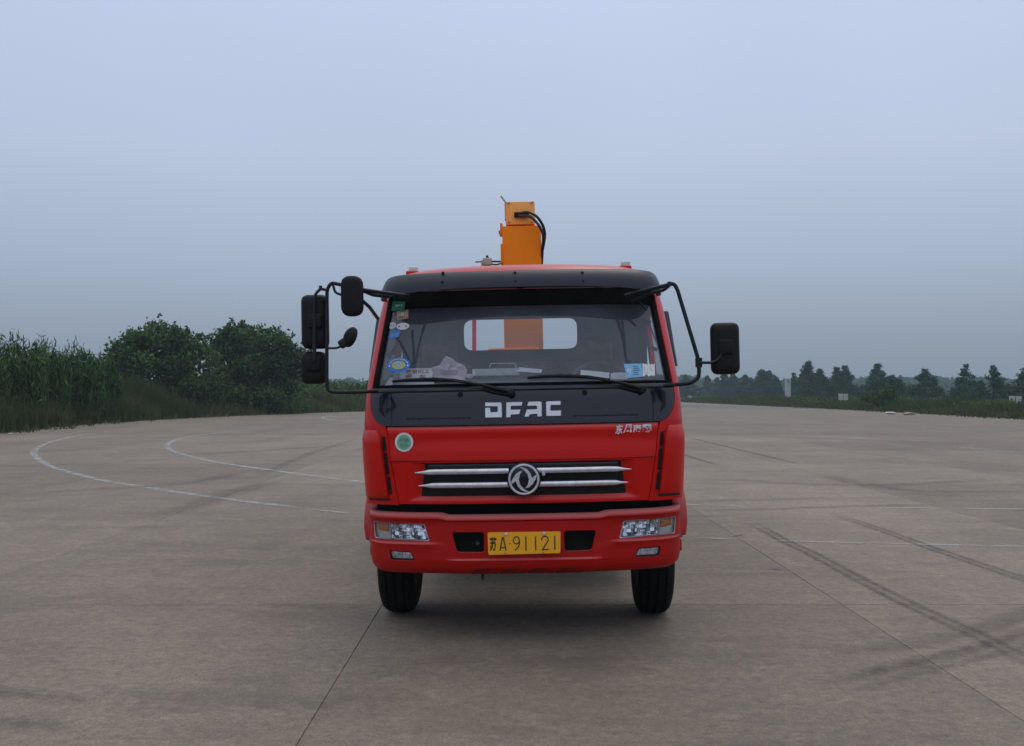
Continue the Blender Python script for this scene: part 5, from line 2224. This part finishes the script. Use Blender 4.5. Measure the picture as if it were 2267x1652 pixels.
FR = Matrix.Rotation(R(-16), 3, 'X')
m_ = MB().rbox(bp(0, -.012, 0), (bw * .98, .016, bh * .99), .003, rot=BR, seg=2)
m_.box(bp(-bw / 2 - .004, .02, .03), (.008, .05, bh * .8), rot=BR)
endp = part(m_, 'boom_end_plate', M['yellow_lit'], boom)
for a in (-1, 1):
    for b in (-1, 1):
        m_ = MB().rbox(bp(a * bw * .40, -.026, b * bh * .42 + .004), (.022, .02, .009), .003, rot=BR @ Matrix.Rotation(R(-35), 3, 'Y'))
        part(m_, 'bolt', M['cream'], boom)
hx, hz = PL(1151, 475, CY)
m_ = MB().rbox((hx + .012, CY - .0 + .022, hz), (.11, .02, .036), .006)
m_.rbox((hx + .012, CY + .018, hz), (.118, .01, .044), .004)
part(m_, 'hose_slot', M['void'], boom)
for off_, hp in enumerate(([(1146, 474), (1160, 470), (1174, 470), (1190, 480), (1203, 500), (1207, 520), (1203, 545), (1199, 562), (1198, 590)],
                           [(1148, 478), (1166, 477), (1180, 483), (1194, 500), (1202, 516), (1203, 530), (1201, 550), (1200, 570), (1199, 590)])):
    ys = [0.03, -.05, -.09, -.10, -.08, -.04, .0, .03, .06]
    m_ = MB().tube([q3(u, v, CY + y - .02 * off_) for (u, v), y in zip(hp, ys)], .0115, 8, .06)
    part(m_, 'hydraulic_hose', M['hose'], boom)
m_ = MB().tube([q3(1120, 449, CY + .05), q3(1113, 440, CY + .04), q3(1109, 434, CY + .03)], .007, 6)
part(m_, 'boom_rod', M['cream'], boom)
# valve cluster beside the column
v_ = MB().rbox(q3(1079, 580, CY), (.07, .07, .06), .008).rbox(q3(1068, 586, CY), (.02, .04, .07), .004)
valve = part(v_, 'control_valve', M['cream'])
m_ = MB().tube([q3(1074, 579), q3(1052, 580.5)], .005, 6)
m_.tube([q3(1082, 579), q3(1112, 579.5)], .007, 6)
m_.tube([q3(1084, 583), q3(1096, 587), q3(1112, 583)], .006, 6, .02)
m_.tube([q3(1075, 587), q3(1080, 574), q3(1078, 566)], lambda t: .013 - .003 * t, 8)
part(m_, 'valve_lever', M['chassis'], valve)

# ------------------------------------------------------------------ chassis, bed, wheels (mostly hidden)
def root_part(mb, name, m, parent=None, smooth=40):
    return mb.build(name, m, parent or truck, None, smooth)


m_ = MB().box((-.36, 3.8, .68), (.07, 6.8, .18)).box((.36, 3.8, .68), (.07, 6.8, .18))
for y in (1.2, 2.6, 3.8, 5.4, 7.0):
    m_.box((0, y, .68), (.65, .08, .12))
root_part(m_, 'chassis_frame', M['chassis'], smooth=0)
m_ = MB().rbox((0, .72, .60), (.95, .62, .42), .04)  # unseen block added to keep light off the ground under the cab
root_part(m_, 'underbody_shade_block', M['chassis'])
for sx in (-1, 1):
    m_ = MB().box((sx * .71, 1.0, .70), (.02, 1.3, .40)).rbox((sx * .66, 2.6, .60), (.5, 1.1, .45), .05)  # unseen plates and boxes added to block light under the truck
    root_part(m_, 'underbody_shade_panel', M['chassis'])
m_ = MB().tube([(-.80, .97, .42), (-.6, .97, .36), (.6, .97, .36), (.80, .97, .42)], .05, 10, .08).rbox((.12, 1.1, .62), (.6, .7, .36), .05)
root_part(m_, 'front_axle', M['chassis'])
m_ = MB().box((0, 5.05, 1.05), (2.1, 4.9, .06))
bed = root_part(m_, 'cargo_bed', M['dark_red'], smooth=0)
for sx in (-1, 1):
    m_ = MB().box((sx * 1.04, 5.05, 1.29), (.04, 4.86, .40))
    root_part(m_, 'side_board', M['red'], bed, 0)
m_ = MB().box((0, 7.48, 1.29), (2.0, .04, .40))
root_part(m_, 'tail_board', M['red'], bed, 0)
hb = MB().box((0, 2.64, 1.30), (2.0, .04, .42))
xa, _ = PL(1043, 740, 2.64)
xb_, _ = PL(1277, 740, 2.64)
for x in (xa, xb_):
    hb.box((x, 2.64, 1.86), (.033 if x == xa else .05, .04, .72))
hb.box(((xa + xb_) / 2, 2.64, 2.20), (xb_ - xa + .04, .036, .036))
root_part(hb, 'headboard', M['red'], bed, 0)

TW, TRD = .232, .425


def make_wheel(x, y, name='front_wheel', side_=1):
    w = MB()
    prof = []
    hw_ = TW / 2
    base = [(-hw_ + .012, .235), (-hw_ - .002, .30), (-hw_ + .0, .36), (-hw_ + .012, .392), (-hw_ + .032, .412)]
    base += [(-.062, .421), (-.060, .408), (-.050, .408), (-.048, .424), (-.008, .425), (-.006, .409), (.006, .409), (.008, .425), (.048, .424), (.050, .408), (.060, .408), (.062, .421)]
    base += [(a * -1, b) for a, b in reversed(base[:5])]

    def wob(k, j):
        if j in (3, 4, 5, 17, 18, 16):
            return -.010 if k % 2 else 0
        return 0
    w.lathe((x, y, TRD), base, 96, 'x', wob=wob)
    wo = root_part(w, name, M['rubber'], smooth=28)
    r_ = MB()
    s_ = side_
    r_.lathe((x, y, TRD), [(s_ * .10, .235), (s_ * .112, .228), (s_ * .08, .20), (s_ * .03, .19), (s_ * .02, .10), (s_ * .09, .085), (s_ * .10, 0)], 32, 'x')
    r_.lathe((x, y, TRD), [(-s_ * .10, .235), (-s_ * .112, .228), (-s_ * .05, .19), (-s_ * .04, 0)], 32, 'x')
    root_part(r_, 'rim', M['steel'], wo)
    for k in range(6):
        a = 2 * math.pi * k / 6
        n_ = MB().lathe((x + s_ * .03, y + .14 * math.cos(a), TRD + .14 * math.sin(a)), [(0, .014), (s_ * .02, .014), (s_ * .02, 0)], 6, 'x')
        root_part(n_, 'wheel_nut', M['steel'], wo, 0)
    return wo


for sgn in (-1, 1):
    make_wheel(sgn * .858, .97, 'front_wheel', sgn)
    make_wheel(sgn * .86, 5.2, 'rear_wheel', sgn)
    make_wheel(sgn * .60, 5.2, 'rear_wheel', sgn)
m_ = MB().tube([(-.9, 5.2, .42), (.9, 5.2, .42)], .07, 12)
root_part(m_, 'rear_axle', M['chassis'])

# ------------------------------------------------------------------ loose things on the dashboard (top level)
LW = TR @ CABM


def loose(mb, name, m, label, cat, smooth=40, group=None):
    o = mb.build(name, m, None, None, smooth)
    o.matrix_basis = LW
    tag(o, label, cat, group)
    return o


def card(pts, y, th=.004, tilt=.8):
    """leaning sheet through pixel outline at local depth y"""
    z0 = min(PL(u, v, y)[1] for u, v in pts)
    q = [PL(u, v, y) for u, v in pts]
    P = [(x, y + (z - z0) * tilt, z) for x, z in q] + [(x, y + (z - z0) * tilt + th, z) for x, z in q]
    n = len(q)
    return MB().add(P, [tuple(range(n)), tuple(range(2 * n - 1, n - 1, -1))] + [(i, i + n, (i + 1) % n + n, (i + 1) % n) for i in range(n)])


yc = .42
m_ = card([(868, 841), (956, 841), (957, 815), (872, 816)], yc, tilt=.7)
cardo = loose(m_, 'sign_card', M['white'], 'white card with red Chinese writing standing behind the windscreen at the passenger corner', 'card', 0)


def card_text(body, u0, u1, v0, v1, parent):
    x0, z0 = PL(u0, v1, yc)
    x1, z1 = PL(u1, v0, yc)
    zb = PL(868, 841, yc)[1]
    t_ = MB()
    text_surf(t_, body, (x0, x1, z0, z1), 0, fn=lambda x, z: yc + (z - zb) * .7 - .003, weight=.015)
    o = t_.build('card_writing', M['ink_red'], parent, None, 0)
    return o


card_text('液管网工', 897, 950, 817, 827, cardo)
card_text('工', 876, 886, 829, 838, cardo)
card_text('程', 897, 911, 829, 839, cardo)
card_text('车', 927, 943, 829, 839, cardo)
m_ = card([(850, 856), (868, 856), (872, 836), (862, 835)], .30)
loose(m_, 'paper_sheet', M['white'], 'white paper corner lying against the bottom left edge of the windscreen', 'paper', 0)
m_ = card([(866, 857), (962, 855), (960, 846), (868, 846)], .36, tilt=.8)
loose(m_, 'paper_sheet', M['white'], 'flat white paper strip lying in front of the card with red writing', 'paper', 0)
# crumpled pink paper
pts = [(955, 841), (956, 813), (972, 809), (987, 788), (1000, 793), (1012, 803), (1027, 808), (1034, 818), (1030, 841)]
q = [PL(u, v, .46) for u, v in pts]
cx, cz = PL(993, 820, .46)
m_ = MB()
n = len(q)
for face in (0, 1):
    P = [(cx, .43 + .006 * face, cz)]
    for t in (.5, 1):
        for i, (x, z) in enumerate(q):
            P.append((cx + (x - cx) * t, .46 + .018 * math.sin(i * 2.3 + t * 4) + .006 * face, cz + (z - cz) * t))
    fc = [(0, 1 + i, 1 + (i + 1) % n) for i in range(n)] + [(1 + i, 1 + n + i, 1 + n + (i + 1) % n, 1 + (i + 1) % n) for i in range(n)]
    m_.add(P, fc)
loose(m_, 'crumpled_paper', M['pink'], 'crumpled pinkish paper propped up behind the windscreen beside the white card', 'paper', 15)
# grey tray with a wire handle
c, d_ = box_px(1051, 815, 1150, 833, .50, .62)
m_ = MB().rbox(c, d_, .006)
tray = loose(m_, 'document_tray', M['tray'], 'pale grey box with a thin wire handle on the dashboard behind the windscreen', 'box')
h_ = MB().tube([(*PL(1084, 815, .5)[:1], .5, PL(1084, 815, .5)[1]), (PL(1086, 805, .5)[0], .5, PL(1086, 805, .5)[1]), (PL(1141, 805, .5)[0], .5, PL(1141, 805, .5)[1]), (PL(1143, 815, .5)[0], .5, PL(1143, 815, .5)[1])], .0035, 6, .012)
h_.build('wire_handle', M['tray'], tray, None)
l_ = MB().rbox((c[0] - d_[0] / 2 - .006, .51, c[2]), (.018, .03, d_[2] * .9), .003)
l_.build('tray_hinge', M['white'], tray, None)
m_ = card([(1140, 822), (1198, 826), (1201, 818), (1150, 813)], .48, tilt=.9)
loose(m_, 'paper_sheet', M['white'], 'narrow white paper lying on the grey box with the wire handle', 'paper', 0)
m_ = card([(1285, 831), (1348, 839), (1350, 825), (1286, 819)], .44, tilt=.5)
loose(m_, 'paper_sheet', M['white'], 'bright white paper lying on the dashboard below the steering wheel', 'paper', 0)
m_ = card([(1352, 839), (1391, 840), (1386, 825), (1372, 824), (1353, 826)], .42, tilt=.5)
loose(m_, 'paper_sheet', M['st_white'], 'short off-white paper on the dashboard just left of the blue windscreen label', 'paper', 0)
m_ = MB().rbox((PL(1040, 832, .45)[0], .45, PL(1040, 833, .45)[1]), (.045, .05, .03), .012)
loose(m_, 'paper_ball', M['pink'], 'small pale paper ball between the crumpled pink paper and the grey box', 'paper')
